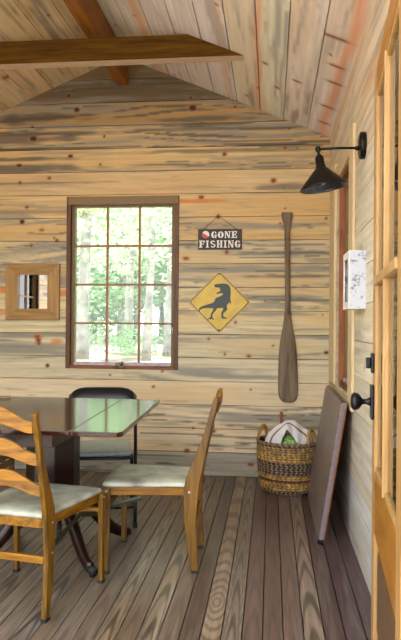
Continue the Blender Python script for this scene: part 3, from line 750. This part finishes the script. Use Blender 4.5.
# ================================================================ TABLE
tr = math.radians(-1.2)
tc_ = Vector((-1.24, 3.335, 0))
t = thing('pedestal_table', 'dark polished wooden drop leaf table on a four footed pedestal by the window', 'table', tc_, tr)
def slab_top(x0, x1, y0, y1, z0, z1, r=.03, rc=()):
    bm = nb(); pts = []
    for (cx, cy, a0, key) in ((x1, y1, 0, 'ru'), (x0, y1, 90, 'lu'), (x0, y0, 180, 'ld'), (x1, y0, 270, 'rd')):
        rr = r if key in rc else .002
        ox = cx - math.copysign(rr, cx - (x0 + x1) / 2); oy = cy - math.copysign(rr, cy - (y0 + y1) / 2)
        for e in range(0, 91, 15 if key in rc else 90): pts.append((ox + rr * math.cos(math.radians(a0 + e)), oy + rr * math.sin(math.radians(a0 + e))))
    prism(bm, pts, lambda a, b: Vector((a, b, z0)), lambda a, b: Vector((a, b, z1))); return bm
hy = .605
bm = nb(); prism(bm, [(-.36, -hy), (.385, -hy), (.312, hy), (-.36, hy)], lambda a, b: Vector((a, b, .728)), lambda a, b: Vector((a, b, .75)))
obj('tabletop', bm, M['mahog'], t, bevel=.003)
bm = nb()
lp = [(.388, -hy), (.56, -hy)] + [(.585 + .03 * math.cos(a), -hy + .035 + .035 * math.sin(a)) for a in [math.radians(-70 + 20 * k) for k in range(5)]] + [(.55, hy - .01), (.535, hy), (.315, hy)]
prism(bm, lp, lambda a, b: Vector((a, b, .728)), lambda a, b: Vector((a, b, .75)))
obj('leaf', bm, M['mahog'], t, bevel=.003)
obj('leaf', slab_top(-.615, -.363, -hy, hy, .728, .75, .035, ('lu', 'ld')), M['mahog'], t, bevel=.003)
bm = nb(); box(bm, -.34, .29, -hy + .05, -hy + .07, .665, .7275); box(bm, -.34, .29, hy - .07, hy - .05, .665, .7275); box(bm, -.34, -.32, -hy + .07, hy - .07, .665, .7275); box(bm, .27, .29, -hy + .07, hy - .07, .665, .7275)
obj('apron', bm, M['mahog_z'], t, bevel=.002)
px_, py_ = .085, .02
bm = nb()
oc = [(.13, .055), (.055, .13), (-.055, .13), (-.13, .055), (-.13, -.055), (-.055, -.13), (.055, -.13), (.13, -.055)]
prism(bm, [(px_ + a, py_ + b) for a, b in oc], lambda a, b: Vector((a, b, .30)), lambda a, b: Vector((a, b, .70)))
box(bm, px_ - .22, px_ + .22, py_ - .3, py_ + .3, .70, .7275); 
prism(bm, [(px_ + a * .8, py_ + b * .8) for a, b in oc], lambda a, b: Vector((a, b, .24)), lambda a, b: Vector((a, b, .30)))
obj('pedestal', bm, M['mahog_z'], t, bevel=.004)
for (fx, fy) in ((.305, -.30), (.325, .27), (-.33, .29), (-.30, -.21)):
    L = math.hypot(fx, fy); ux, uy = fx / L, fy / L
    pts = []; rr = []
    for s, z, r in ((.05, .29, .036), (.12, .285, .036), (.19, .25, .034), (.25, .19, .031), (.31, .125, .028), (.37, .072, .025), (.42, .045, .023), (.455, .036, .021)):
        q = s / .455; pts.append((px_ + ux * s * L / .455 * 1.0, py_ + uy * s * L / .455, z)); rr.append(r * 1.2)
    bm = nb(); tube(bm, pts, rr, 10, flat=(.75, 1.1)); lg = obj('leg', bm, M['mahog_z'], t, smooth=True)
    bm = nb(); fxp, fyp = pts[-1][0], pts[-1][1]
    tube(bm, [(fxp - ux * .02, fyp - uy * .02, .034), (fxp + ux * .035, fyp + uy * .035, .030)], [.024, .020], 10); tube(bm, [(fxp + ux * .01, fyp + uy * .01, .03), (fxp + ux * .01, fyp + uy * .01, .001)], .013, 10)
    obj('foot_caster', bm, M['rubber'], lg, smooth=True)
# small objects at the far left of the table top
bm = nb(); lathe(bm, [(.030, 0), (.034, .010), (.036, .022), (.030, .026)], 20)
o = obj('dish', bm, M['handle'], loc=(-1.745, 3.88, .7502), smooth=True); tag(o, 'small red brown dish at the far left corner of the table top', 'dish')
bm = nb(); prism(bm, [(-.045, -.02), (.045, -.02), (.045, .02), (-.045, .02)], lambda a, b: Vector((a, b, 0)), lambda a, b: Vector((a * .9, b * .8, .014)))
o = obj('folded_napkin', bm, M['blind'], loc=(-1.645, 3.84, .7502), rot=.3, bevel=.003); tag(o, 'small folded tan napkin beside the dish on the table', 'napkin')

# ================================================================ WOODEN FOLDING CHAIRS
def wood_chair(name, label):
    t = thing(name, label, 'chair', group='golden oak folding chairs around the table')
    fw_, rw, dF, dR = .215, .168, .215, -.215      # local y forward
    for s in (-1, 1):
        bm = nb(); x0, x1 = s * fw_, s * (fw_ + .022)
        prof = [(dF - .013, .012), (dF + .013, .012), (dF + .017, .40)] + [(dF + .017 * math.cos(a), .405 + .017 * math.sin(a)) for a in [PI * k / 6 for k in range(7)]] + [(dF - .017, .40)]
        prism(bm, prof, lambda a, b: Vector((x0 - s * .0, a, b)), lambda a, b: Vector((x1, a, b)))
        lg = obj('front_leg', bm, M['oak'], t, bevel=.003)
        bm = nb(); box(bm, min(x0, x1) - .001, max(x0, x1) + .001, dF - .015, dF + .015, 0, .013); obj('rubber_foot', bm, M['rubber'], lg)
        bm = nb(); tube(bm, [(x1 - s * .002, dF, .402), (x1 + s * .004, dF, .402)], .006, 10); obj('bolt', bm, M['steel'], lg)
        # rear post: one shaped board, foot to top
        x0, x1 = s * rw, s * (rw + .022)
        prof = [(-.018, .012), (.019, .012), (.010, .14), (.004, .243), (.010, .34), (.020, .43), (.040, .54), (.060, .64), (.082, .75), (.104, .84), (.112, .882), (.098, .893), (.086, .880), (.064, .79), (.038, .69), (.006, .60), (-.022, .53), (-.048, .46), (-.058, .40), (-.056, .32), (-.053, .243), (-.036, .12)]
        prof = [(a, b if b < .4 else .4 + (b - .4) * .95) for a, b in prof]
        bm = nb(); prism(bm, [(dR - a, b) for a, b in prof], lambda a, b: Vector((x0, a, b)), lambda a, b: Vector((x1, a, b)))
        rp = obj('back_post', bm, M['oak'], t, bevel=.004)
        bm = nb(); box(bm, min(x0, x1) - .001, max(x0, x1) + .001, dR - .020, dR + .019, 0, .013); obj('rubber_foot', bm, M['rubber'], rp)
        bm = nb()
        for z in (.395, .27): tube(bm, [(x1 - s * .002, dR + .03, z), (x1 + s * .002, dR + .03, z)], .005, 10)
        obj('bolt', bm, M['steel'], rp)
        bm = nb(); tube(bm, [(s * (fw_ - .008), dF - .01, .322), (s * (fw_ - .010), dF - .09, .345), (s * (fw_ - .014), dF - .17, .366)], .012, 6, flat=(.25, 1.1))
        tube(bm, [(s * (fw_ - .014), dF - .17, .366), (s * (rw - .001), dR + .07, .282), (s * (rw - .004), dR + .03, .258)], .012, 6, flat=(.25, 1.1))
        obj('brace', bm, M['bracket'], t)
    def slat(zc, h, bump, yb):
        bm = nb(); n = 24; F0 = []; rows = []
        for i in range(n + 1):
            x = -rw + 2 * rw * i / n; q = x / rw
            k = .5 + .5 * math.cos(PI * min(1, abs(q) ** 1.2)); bow = -.022 * (1 - q * q)
            zt = zc + h * .36 + bump * k * 1.15 + .008 * k; zb = zc - h * .5 + bump * k * .85
            y = yb + bow
            rows.append([bm.verts.new(p) for p in ((x, y - .008, zb), (x, y - .008, zt), (x, y + .008, zt), (x, y + .008, zb))])
        for i in range(n):
            for k in range(4): bm.faces.new((rows[i][k], rows[i][(k + 1) % 4], rows[i + 1][(k + 1) % 4], rows[i + 1][k]))
        bm.faces.new(rows[0]); bm.faces.new(rows[-1][::-1])
        obj('slat', bm, M['oak_x'], t, bevel=.003, smooth=False)
    slat(.808, .056, .045, dR - .092); slat(.672, .056, .045, dR - .052); slat(.535, .054, .045, dR - .006)
    bm = nb(); box(bm, -rw, rw, dR - .006, dR + .012, .232, .262); obj('stretcher', bm, M['oak_x'], t, bevel=.003)
    bm = nb(); box(bm, -fw_, fw_, dF - .010, dF + .010, .315, .35); obj('stretcher', bm, M['oak_x'], t, bevel=.003)
    # seat frame and pad (trapezoid with rounded corners)
    def trap(k, top):
        a = fw_ - .003 + k; b = rw - .003 + k; f = dF + .022 + k; r = dR + .0 - k
        base = [(a, f), (-a, f), (-b, r), (b, r)]; out = []
        for i in range(4):
            p = Vector(base[i]); pr = Vector(base[i - 1]); nx = Vector(base[(i + 1) % 4]); rad = .03
            p0 = p + (pr - p).normalized() * rad; p1 = p + (nx - p).normalized() * rad
            for e in range(5):
                w = e / 4; out.append(((1 - w) ** 2 * p0 + 2 * w * (1 - w) * p + w * w * p1))
        return out
    bm = nb(); A = trap(0, 0); prism(bm, [(p.x, p.y) for p in A], lambda a, b: Vector((a, b, .375)), lambda a, b: Vector((a, b, .414)))
    obj('seat_frame', bm, M['oak_y'], t, bevel=.002)
    bm = nb(); levels = [(-.002, .4145), (.006, .4165), (.010, .424), (.007, .434), (-.006, .441), (-.03, .4445), (-.07, .4465), (-.11, .4475)]
    rings = [[bm.verts.new((p.x, p.y, z)) for p in trap(k, 0)] for k, z in levels]
    m_ = len(rings[0])
    for i in range(len(rings) - 1):
        for k in range(m_): bm.faces.new((rings[i][k], rings[i][(k + 1) % m_], rings[i + 1][(k + 1) % m_], rings[i + 1][k]))
    bm.faces.new(rings[0][::-1]); bm.faces.new(rings[-1])
    obj('seat', bm, M['vinyl'], t, smooth=True)
    return t
ch = wood_chair('folding_chair', 'golden oak ladder back folding chair seen from behind in the foreground at left')
h1 = math.radians(-10)
RR = Vector((-.905, 2.56, 0)); cpos = RR - (Rz(h1) @ Vector((.182, -.215, 0)))
ch.location = cpos; ch.rotation_euler = (0, 0, h1)
ch2 = dup(ch, (-.585, 3.322, 0), math.radians(90 + 2), 'golden oak folding chair standing in profile right of the table, facing left')
ch3 = dup(ch, (-1.85, 3.74, 0), math.radians(-88), 'golden oak folding chair mostly hidden beyond the left end of the table')

# --- black metal folding chair
t = thing('metal_folding_chair', 'black metal folding chair with grey seat between the table and the window', 'chair', (-1.075, 4.02, 0), math.radians(180 + 12))
for s in (-1, 1):
    bm = nb(); X = s * .222
    tube(bm, [(X, .275, .012), (X, .20, .20), (X, .10, .42), (X * .99, -.06, .60), (X * .955, -.235, .735)], .0115, 10); a = obj('front_leg', bm, M['black_metal'], t, smooth=True)
    bm = nb(); tube(bm, [(X, .275, .0005), (X, .27, .03)], .015, 10); obj('foot_cap', bm, M['rubber'], a)
    bm = nb(); X2 = s * .198
    tube(bm, [(X2, -.27, .012), (X2, -.13, .18), (X2, .09, .395)], .0105, 10); a = obj('rear_leg', bm, M['black_metal'], t, smooth=True)
    bm = nb(); tube(bm, [(X2, -.27, .0005), (X2, -.265, .03)], .014, 10); obj('foot_cap', bm, M['rubber'], a)
bm = nb(); tube(bm, [(-.222, .235, .11), (.222, .235, .11)], .008, 8); tube(bm, [(-.198, -.21, .08), (.198, -.21, .08)], .008, 8); obj('crossbar', bm, M['black_metal'], t, smooth=True)
bm = nb(); n = 16; rows = []
for i in range(n + 1):
    q = -1 + 2 * i / n; x = q * .226; r = 1 - abs(q) ** 6 * .28; y = -.268 - .02 * (1 - q * q)
    zt = .585 + .2 * r
    rows.append([bm.verts.new(p) for p in ((x, y + .09, .60), (x, y + .012, zt - .01), (x, y - .002, zt), (x, y - .016, zt - .01), (x, y + .075, .60))])
for i in range(n):
    for k in range(5): bm.faces.new((rows[i][k], rows[i][(k + 1) % 5], rows[i + 1][(k + 1) % 5], rows[i + 1][k]))
bm.faces.new(rows[0]); bm.faces.new(rows[-1][::-1]); obj('backrest', bm, M['black_metal'], t, smooth=True)
bm = nb(); pts = [(.19, -.20), (.205, .16), (.195, .215), (.16, .235), (-.16, .235), (-.195, .215), (-.205, .16), (-.19, -.20)]
prism(bm, pts, lambda a, b: Vector((a, b, .395)), lambda a, b: Vector((a, b, .412))); obj('seat_pan', bm, M['black_metal'], t, bevel=.004)
bm = nb(); prism(bm, [(a * .97, b * .97) for a, b in pts], lambda a, b: Vector((a, b, .4125)), lambda a, b: Vector((a, b, .443))); obj('seat', bm, M['fold_vinyl'], t, bevel=.012)

# ================================================================ FOLDED TABLE LEANING AT THE WALL
t = thing('folded_table', 'brown vinyl topped folding table leaning against the right wall below the window', 'table', (.268, 3.64, 0))
H_ = .80; ang = math.atan(.158)
RL = Matrix.Rotation(ang, 4, 'Y')      # local z up the panel, leaning towards +x
LT_ = 1.05
bm = nb(); pts = []
def panel(bm, x0, x1, y0, y1, z0, z1):
    box(bm, x0, x1, y0, y1, z0, z1, RL)
panel(bm, 0, .024, .012, LT_ - .012, .012, H_ - .012); obj('panel', bm, M['tray'], t, bevel=.004)
bm = nb(); panel(bm, -.002, .026, 0, .03, .02, H_ - .02); panel(bm, -.002, .026, LT_ - .03, LT_, .02, H_ - .02); panel(bm, -.002, .026, .03, LT_ - .03, H_ - .022, H_); panel(bm, -.002, .026, .03, LT_ - .03, .003, .024); o = obj('rim', bm, M['trayrim'], t, bevel=.004)
bm = nb(); panel(bm, .026, .031, -.002, LT_ + .002, .01, H_ - .004); obj('edge_strip', bm, M['copper'], t, bevel=.001)
bm = nb()
for k in range(8):
    z = .09 + k * .09; p = RL @ Vector((.017, 0, z)); q = RL @ Vector((-.003, .015, z))
    tube(bm, [(q.x + .002, q.y, q.z), (q.x - .003, q.y, q.z)], .0045, 8)
obj('rivet', bm, M['iron'], o)
for (z0, z1) in ((H_ - .045, H_ + .002), (.0025, .03)):
    bm = nb(); panel(bm, -.005, .029, -.004, .05, z0, z1); c = obj('corner_bracket', bm, M['iron'] if z0 < .1 else M['tray'], t, bevel=.006)

# ================================================================ BASKET WITH TOWEL
bx, by = .118, 4.80
t = thing('basket', 'oval woven basket with brown and tan bands in the back corner', 'basket', (bx, by, 0), math.radians(-28))
def grid_mesh(name, V, nu, nv, col, mat, parent, closed=True, loc=(0, 0, 0), thick=0):
    F = []
    for j in range(nv - 1):
        for i in range(nu if closed else nu - 1):
            F.append((j * nu + i, j * nu + (i + 1) % nu, (j + 1) * nu + (i + 1) % nu, (j + 1) * nu + i))
    me = bpy.data.meshes.new(name); me.from_pydata([tuple(v) for v in V], [], F); me.update()
    at = me.color_attributes.new('tint', 'FLOAT_COLOR', 'POINT')
    at.data.foreach_set('color', np.concatenate([lin_np(col), np.ones((len(col), 1))], 1).ravel().astype(np.float32))
    me.materials.append(mat)
    for p in me.polygons: p.use_smooth = True
    o = bpy.data.objects.new(name, me); C.objects.link(o); o.location = loc
    if parent: o.parent = parent
    if thick:
        s = o.modifiers.new('solid', 'SOLIDIFY'); s.thickness = thick
    return o
BH = .365; nu = 440
zs = np.linspace(0, 1, 120); V = []; COL = []
nrow = 21
th = np.linspace(0, 2 * PI, nu, endpoint=False)
def band(f):      # f: fraction from the top
    tab = [(0, .06, 1), (.06, .22, 0), (.22, .35, 2), (.35, .60, 1), (.60, .69, 2), (.69, .74, 3), (.74, .90, 2), (.90, 1.01, 1)]
    for a, b, k in tab:
        if a <= f < b: return k
    return 0
for zf in zs:
    f = 1 - zf; k = band(f); row = zf * nrow; ri = math.floor(row); rf = row - ri
    R0 = .178 + .028 * math.sin(min(1, zf * 1.15) * PI / 2) - .012 * max(0, (.08 - zf) / .08)
    braid = (th * 38 / (2 * PI) * 2 + (rf if ri % 2 == 0 else 1 - rf) * 1.0 + rf * 0)
    sb = np.sin(braid * PI)
    coil = abs(math.sin(PI * rf)) ** .6
    r = R0 + .005 * coil + .0018 * sb * (1 if k == 1 else .5)
    V.append(np.stack([r * 1.07 * np.cos(th), r * .93 * np.sin(th), np.full(nu, zf * BH + .001)], 1))
    nz = vn(th * 12, np.full(nu, zf * 26.), 5)
    tan = np.array([.68, .54, .34]); gold = np.array([.74, .57, .30]); dk = np.array([.31, .24, .20]); lt = np.array([.60, .50, .40]); br = np.array([.40, .25, .16])
    base = {0: tan, 1: dk, 2: gold, 3: br}[k]
    c = np.tile(base, (nu, 1)) * (.72 + .5 * nz)[:, None]
    if k == 1:
        m_ = (sb > .25).astype(float) * (1 if rf > .15 else 0)
        c = c * (1 - m_[:, None]) + lt[None, :] * m_[:, None] * (.8 + .3 * nz)[:, None]
    if k in (0, 2):
        c = c * (1 - .25 * (sb > .5))[:, None]
    c = c * (.6 + .4 * coil)
    COL.append(c)
o = grid_mesh('body', np.concatenate(V), nu, len(zs), np.concatenate(COL), M['basket'], t, thick=.006)
bm = nb(); lathe(bm, [(.16, .003), (.17, .012)], 40, None, 1.04, .93); obj('bottom', bm, M['fibre'], t)
bm = nb(); pts = [((.206) * 1.07 * math.cos(a), .206 * .93 * math.sin(a), BH + .002) for a in [2 * PI * k / 64 for k in range(65)]]
tube(bm, pts, .009, 8, caps=False); obj('rim', bm, M['basket'], t, smooth=True)
me = bpy.data.objects[t.children[-1].name].data
at = me.color_attributes.new('tint', 'FLOAT_COLOR', 'POINT')
at.data.foreach_set('color', np.array([(*lin((.34, .26, .20) if (i // 8) % 2 else (.62, .52, .40)), 1) for i in range(len(me.vertices))], dtype=np.float32).ravel())
for s in (-1, 1):
    bm = nb(); pts = []
    for k in range(17):
        a = PI * k / 16; pts.append((s * (.204 - .012 * math.sin(a)), .062 * math.cos(a), BH - .02 + .115 * math.sin(a) ** .8))
    tube(bm, pts, [.011 + .002 * (k % 2) for k in range(17)], 8); obj('basket_handle', bm, M['fibre'], t, smooth=True)
# towel: an arch of white cloth with a brown stripe
outer = [(-.165, .30), (-.158, .365), (-.125, .43), (-.065, .475), (-.005, .518), (.05, .515), (.115, .475), (.18, .425), (.205, .30)]
inner = [(-.045, .30), (-.045, .35), (-.035, .39), (-.018, .43), (.000, .462), (.03, .435), (.06, .39), (.09, .35), (.10, .30)]
def samp(L, s):
    x = s * (len(L) - 1); i = min(int(x), len(L) - 2); f = x - i
    p0, p1, p2, p3 = L[max(i - 1, 0)], L[i], L[i + 1], L[min(i + 2, len(L) - 1)]
    return tuple(.5 * (2 * p1[k] + (p2[k] - p0[k]) * f + (2 * p0[k] - 5 * p1[k] + 4 * p2[k] - p3[k]) * f * f + (3 * p1[k] - p0[k] - 3 * p2[k] + p3[k]) * f ** 3) for k in (0, 1))
nu, nv = 61, 33; V = []; COL = []
for j in range(nv):
    tt = j / (nv - 1)            # 0 inner front hem .. .6 ridge .. 1 back down in the basket
    for i in range(nu):
        s = i / (nu - 1); a = samp(inner, s); b = samp(outer, s)
        if tt < .6:
            q = tt / .6; x = a[0] + (b[0] - a[0]) * q; z = a[1] + (b[1] - a[1]) * (q ** .85); y = -.115 + .09 * q ** 1.3 + .008 * math.sin(s * 30 + q * 4)
        else:
            q = (tt - .6) / .4; x = b[0] * (1 - .25 * q) ; z = b[1] - (b[1] - .30) * q ** 1.6 + .010 * math.sin(s * 22); y = -.025 + .14 * q
            z = max(z, .30)
        rr = math.hypot(x / .192, y / .172)
        if z < .37 and rr > 1: x /= rr; y /= rr
        V.append((x, y, z))
        st = .36 < tt < .43
        COL.append((.45, .31, .24) if st else (.86, .85, .86))
V = np.array(V); COL = np.array(COL)
o = grid_mesh('towel', V, nu, nv, COL, M['towel'], None, closed=False, loc=(bx, by, 0), thick=.004)
tag(o, 'white towel with a brown stripe heaped in the woven basket', 'towel')
nu = 31; nv = 15; V = []
for j in range(nv):
    for i in range(nu):
        s = i / (nu - 1) - .5; q = j / (nv - 1)
        V.append((.02 + s * .19, -.105 + .13 * q, .325 + .085 * math.cos(s * PI) * math.sin(min(1, q * 1.3 + .15) * PI / 2) + .006 * math.sin(s * 40 + q * 7)))
o = grid_mesh('green_cloth', np.array(V), nu, nv, np.ones((len(V), 3)), M['greencloth'], None, closed=False, loc=(bx, by, 0), thick=.004)
tag(o, 'green printed cloth under the towel in the basket', 'cloth')
bm = nb(); tube(bm, [(-.035, .138, .34), (-.036, .140, .50), (-.036, .141, .542), (-.037, .142, .560)], [.010, .011, .013, .008], 12)
o = obj('wooden_handle', bm, M['handle'], loc=(bx, by, 0), smooth=True); tag(o, 'red brown wooden handle sticking up behind the towel in the basket', 'handle')

# ================================================================ THE WOODS OUTSIDE
def gz(y):
    a = min(1, max(0, (y - 6) / 5)); return -.55 + 1.05 * a * a * (3 - 2 * a) + max(0, y - 11) * .022
bm = nb(); n = 60
vg = [[bm.verts.new((-40 + 80 * i / n, -30 + 90 * j / n, gz(-30 + 90 * j / n) + .05 * math.sin(i * 1.7) * math.cos(j * 1.3))) for i in range(n + 1)] for j in range(n + 1)]
for j in range(n):
    for i in range(n): bm.faces.new((vg[j][i], vg[j][i + 1], vg[j + 1][i + 1], vg[j + 1][i]))
o = obj('ground', bm, M['ground'], smooth=True); struct(o)
def tree(x, y, r, h, label, lean=0.0, nleaf=900, cz=(2.0, 7.0), cr=2.4, mat='leafA', seed=1, fork=False, trunk0=-.75, lsc=1.0):
    rng = random.Random(seed)
    t = thing('tree', label, 'tree', (x, y, gz(y) - .05), group='trees in the woods')
    bm = nb(); pts = []; rr = []
    for k in range(9):
        q = k / 8; pts.append((lean * q * h + .06 * math.sin(q * 5 + seed), .05 * math.cos(q * 4), trunk0 + .6 + q * h)); rr.append(r * (1.25 if k == 0 else 1) * (1 - .55 * q))
    tube(bm, pts, rr, 10)
    for b in range(4 if not fork else 6):
        k = rng.randint(2 if fork else 3, 7); p = Vector(pts[k]); a = rng.uniform(0, 2 * PI); L = rng.uniform(1, 2.2)
        tube(bm, [p, p + Vector((math.cos(a) * L * .5, math.sin(a) * L * .5, L * .4)), p + Vector((math.cos(a) * L, math.sin(a) * L, L * .9))], [rr[k] * .4, rr[k] * .25, rr[k] * .1], 6)
    obj('trunk', bm, M['bark'], t, smooth=True)
    bm = nb()
    cl = [(rng.gauss(0, cr * .5), rng.gauss(0, cr * .5), rng.uniform(*cz), rng.uniform(.5, 1.0)) for _ in range(18)]
    for k in range(nleaf):
        c = rng.choice(cl); p = Vector((c[0] + rng.gauss(0, c[3] * .6), c[1] + rng.gauss(0, c[3] * .6), c[2] + rng.gauss(0, c[3] * .4)))
        s = rng.uniform(.035, .075) * lsc; u = Vector((rng.gauss(0, 1), rng.gauss(0, 1), rng.gauss(0, .6))).normalized(); v = u.orthogonal().normalized()
        bm.faces.new([bm.verts.new(p + u * s * 1.5), bm.verts.new(p + v * s * .7), bm.verts.new(p - u * s * 1.5), bm.verts.new(p - v * s * .7)])
    obj('crown', bm, M[mat], t)
TR = [(-3.55, 12.0, .12, 9, 'thick pale trunked tree nearest the left side of the window view', 0, 1),
      (-3.60, 16.0, .11, 10, 'grey trunked tree at the middle of the window view', .0, 1),
      (-2.33, 12.0, .08, 9, 'slender leaning tree with forked branches right of the window middle', .015, 2),
      (-2.12, 13.5, .12, 9, 'pale trunked tree at the right edge of the window view', 0, 3)]
for i, (x, y, r, h, lb_, le, sd) in enumerate(TR):
    tree(x, y, r, h, lb_, le, nleaf=1500, cz=(1.9, 5.5), seed=sd * 5 + i, fork=(i == 2), mat='leafA')
far = 'slim green tree standing farther back in the woods'
rng = random.Random(4)
for i in range(16):
    a = -8.6 + i * .62 + rng.uniform(-.2, .2); y = rng.uniform(18, 24)
    tree(a * y / 20, y, rng.uniform(.07, .13), 9, far, rng.uniform(-.02, .02), nleaf=3800, cz=(.5, 6.0), cr=2.4, lsc=1.15, seed=50 + i, mat=('leafA', 'leafB')[i % 3 == 0])
side = 'green tree standing beside the cabin in the woods'
for i, (x, y) in enumerate(((-8, 1), (-9, 4), (-8.5, 7), (-7, 10), (6, 3), (6.5, 6.5), (5, 9.5), (7, 0), (3, 14), (1, 17))):
    tree(x, y, .14, 9, side, 0, nleaf=1500, cz=(1.5, 7.5), cr=2.6, lsc=1.8, seed=90 + i, mat='leafA')
for i, (x, y) in enumerate(((-3.0, 13.6), (-1.6, 15.5), (-4.9, 15.5), (-2.7, 19), (-6.3, 19))):
    rg = random.Random(200 + i); bm = nb()
    for k in range(500):
        p = Vector((rg.gauss(0, .4), rg.gauss(0, .3), abs(rg.gauss(.25, .2)))); s = rg.uniform(.02, .045)
        u = Vector((rg.gauss(0, 1), rg.gauss(0, 1), rg.gauss(0, .6))).normalized(); v = u.orthogonal().normalized()
        bm.faces.new([bm.verts.new(p + u * s * 1.5), bm.verts.new(p + v * s * .7), bm.verts.new(p - u * s * 1.5), bm.verts.new(p - v * s * .7)])
    for k in range(5): tube(bm, [(0, 0, -.1), (rg.gauss(0, .2), rg.gauss(0, .2), .7)], .012, 5)
    o = obj('shrub', bm, M['leafB'], loc=(x, y, gz(y))); tag(o, 'low green shrub growing between the trees', 'shrub', 'shrubs in the woods')

# every loose piece of these parts becomes a part of its own
def split(o):
    bm = bmesh.new(); bm.from_mesh(o.data); bm.verts.ensure_lookup_table()
    seen = {}; comps = []
    for v in bm.verts:
        if v.index in seen: continue
        st = [v]; seen[v.index] = len(comps); comps.append(1)
        while st:
            a = st.pop()
            for e in a.link_edges:
                b = e.other_vert(a)
                if b.index not in seen: seen[b.index] = seen[v.index]; st.append(b)
    if len(comps) < 2: bm.free(); return
    base = o.name.split('.')[0]
    for k in range(1, len(comps)):
        c = o.copy(); c.data = o.data.copy(); C.objects.link(c); c.name = base
        b2 = bmesh.new(); b2.from_mesh(c.data); b2.verts.ensure_lookup_table()
        bmesh.ops.delete(b2, geom=[v for v in b2.verts if seen[v.index] != k], context='VERTS'); b2.to_mesh(c.data); b2.free()
    bmesh.ops.delete(bm, geom=[v for v in bm.verts if seen[v.index] != 0], context='VERTS'); bm.to_mesh(o.data); bm.free()
for o in list(C.objects):
    if o.type == 'MESH' and o.parent and o.name.split('.')[0] in SPLIT: split(o)

# ================================================================ LIGHT AND CAMERA
w = bpy.data.worlds.new('World'); bpy.context.scene.world = w; w.use_nodes = True
nt = w.node_tree; bg = nt.nodes['Background']
bg.inputs['Color'].default_value = (0.93, 0.97, 1.0, 1); bg.inputs['Strength'].default_value = 2.6
sun = bpy.data.lights.new('sun', 'SUN'); sun.energy = 9.0; sun.angle = math.radians(12); sun.color = (1, .95, .85)
so = bpy.data.objects.new('sun', sun); C.objects.link(so); so.rotation_euler = (math.radians(1.5), math.radians(-3), 0); so.location = (0, 0, 12)

f, ya, pi_, ro = 645., 0.109253, -0.0060982, 0.0080662
c, s = math.cos, math.sin
fwd = Vector((-s(ya) * c(pi_), c(ya) * c(pi_), -s(pi_))); rt = Vector((c(ya), s(ya), 0)); up = rt.cross(fwd)
rt2 = rt * c(ro) + up * s(ro); up2 = up * c(ro) - rt * s(ro)
cam = bpy.data.cameras.new('camera'); co = bpy.data.objects.new('camera', cam); C.objects.link(co)
cam.sensor_fit = 'VERTICAL'; cam.sensor_height = 36; cam.lens = f / 640 * 36; cam.clip_end = 300; cam.clip_start = .02
m = Matrix(((rt2.x, up2.x, -fwd.x, 0), (rt2.y, up2.y, -fwd.y, 0), (rt2.z, up2.z, -fwd.z, EYE), (0, 0, 0, 1)))
co.matrix_world = m
sc = bpy.context.scene; sc.camera = co
vs = sc.view_settings; vs.view_transform = 'Standard'; vs.look = 'None'; vs.gamma = 1; vs.use_curve_mapping = False; vs.exposure = 1.05
sc.cycles.max_bounces = 8; sc.cycles.diffuse_bounces = 5; sc.cycles.transparent_max_bounces = 16
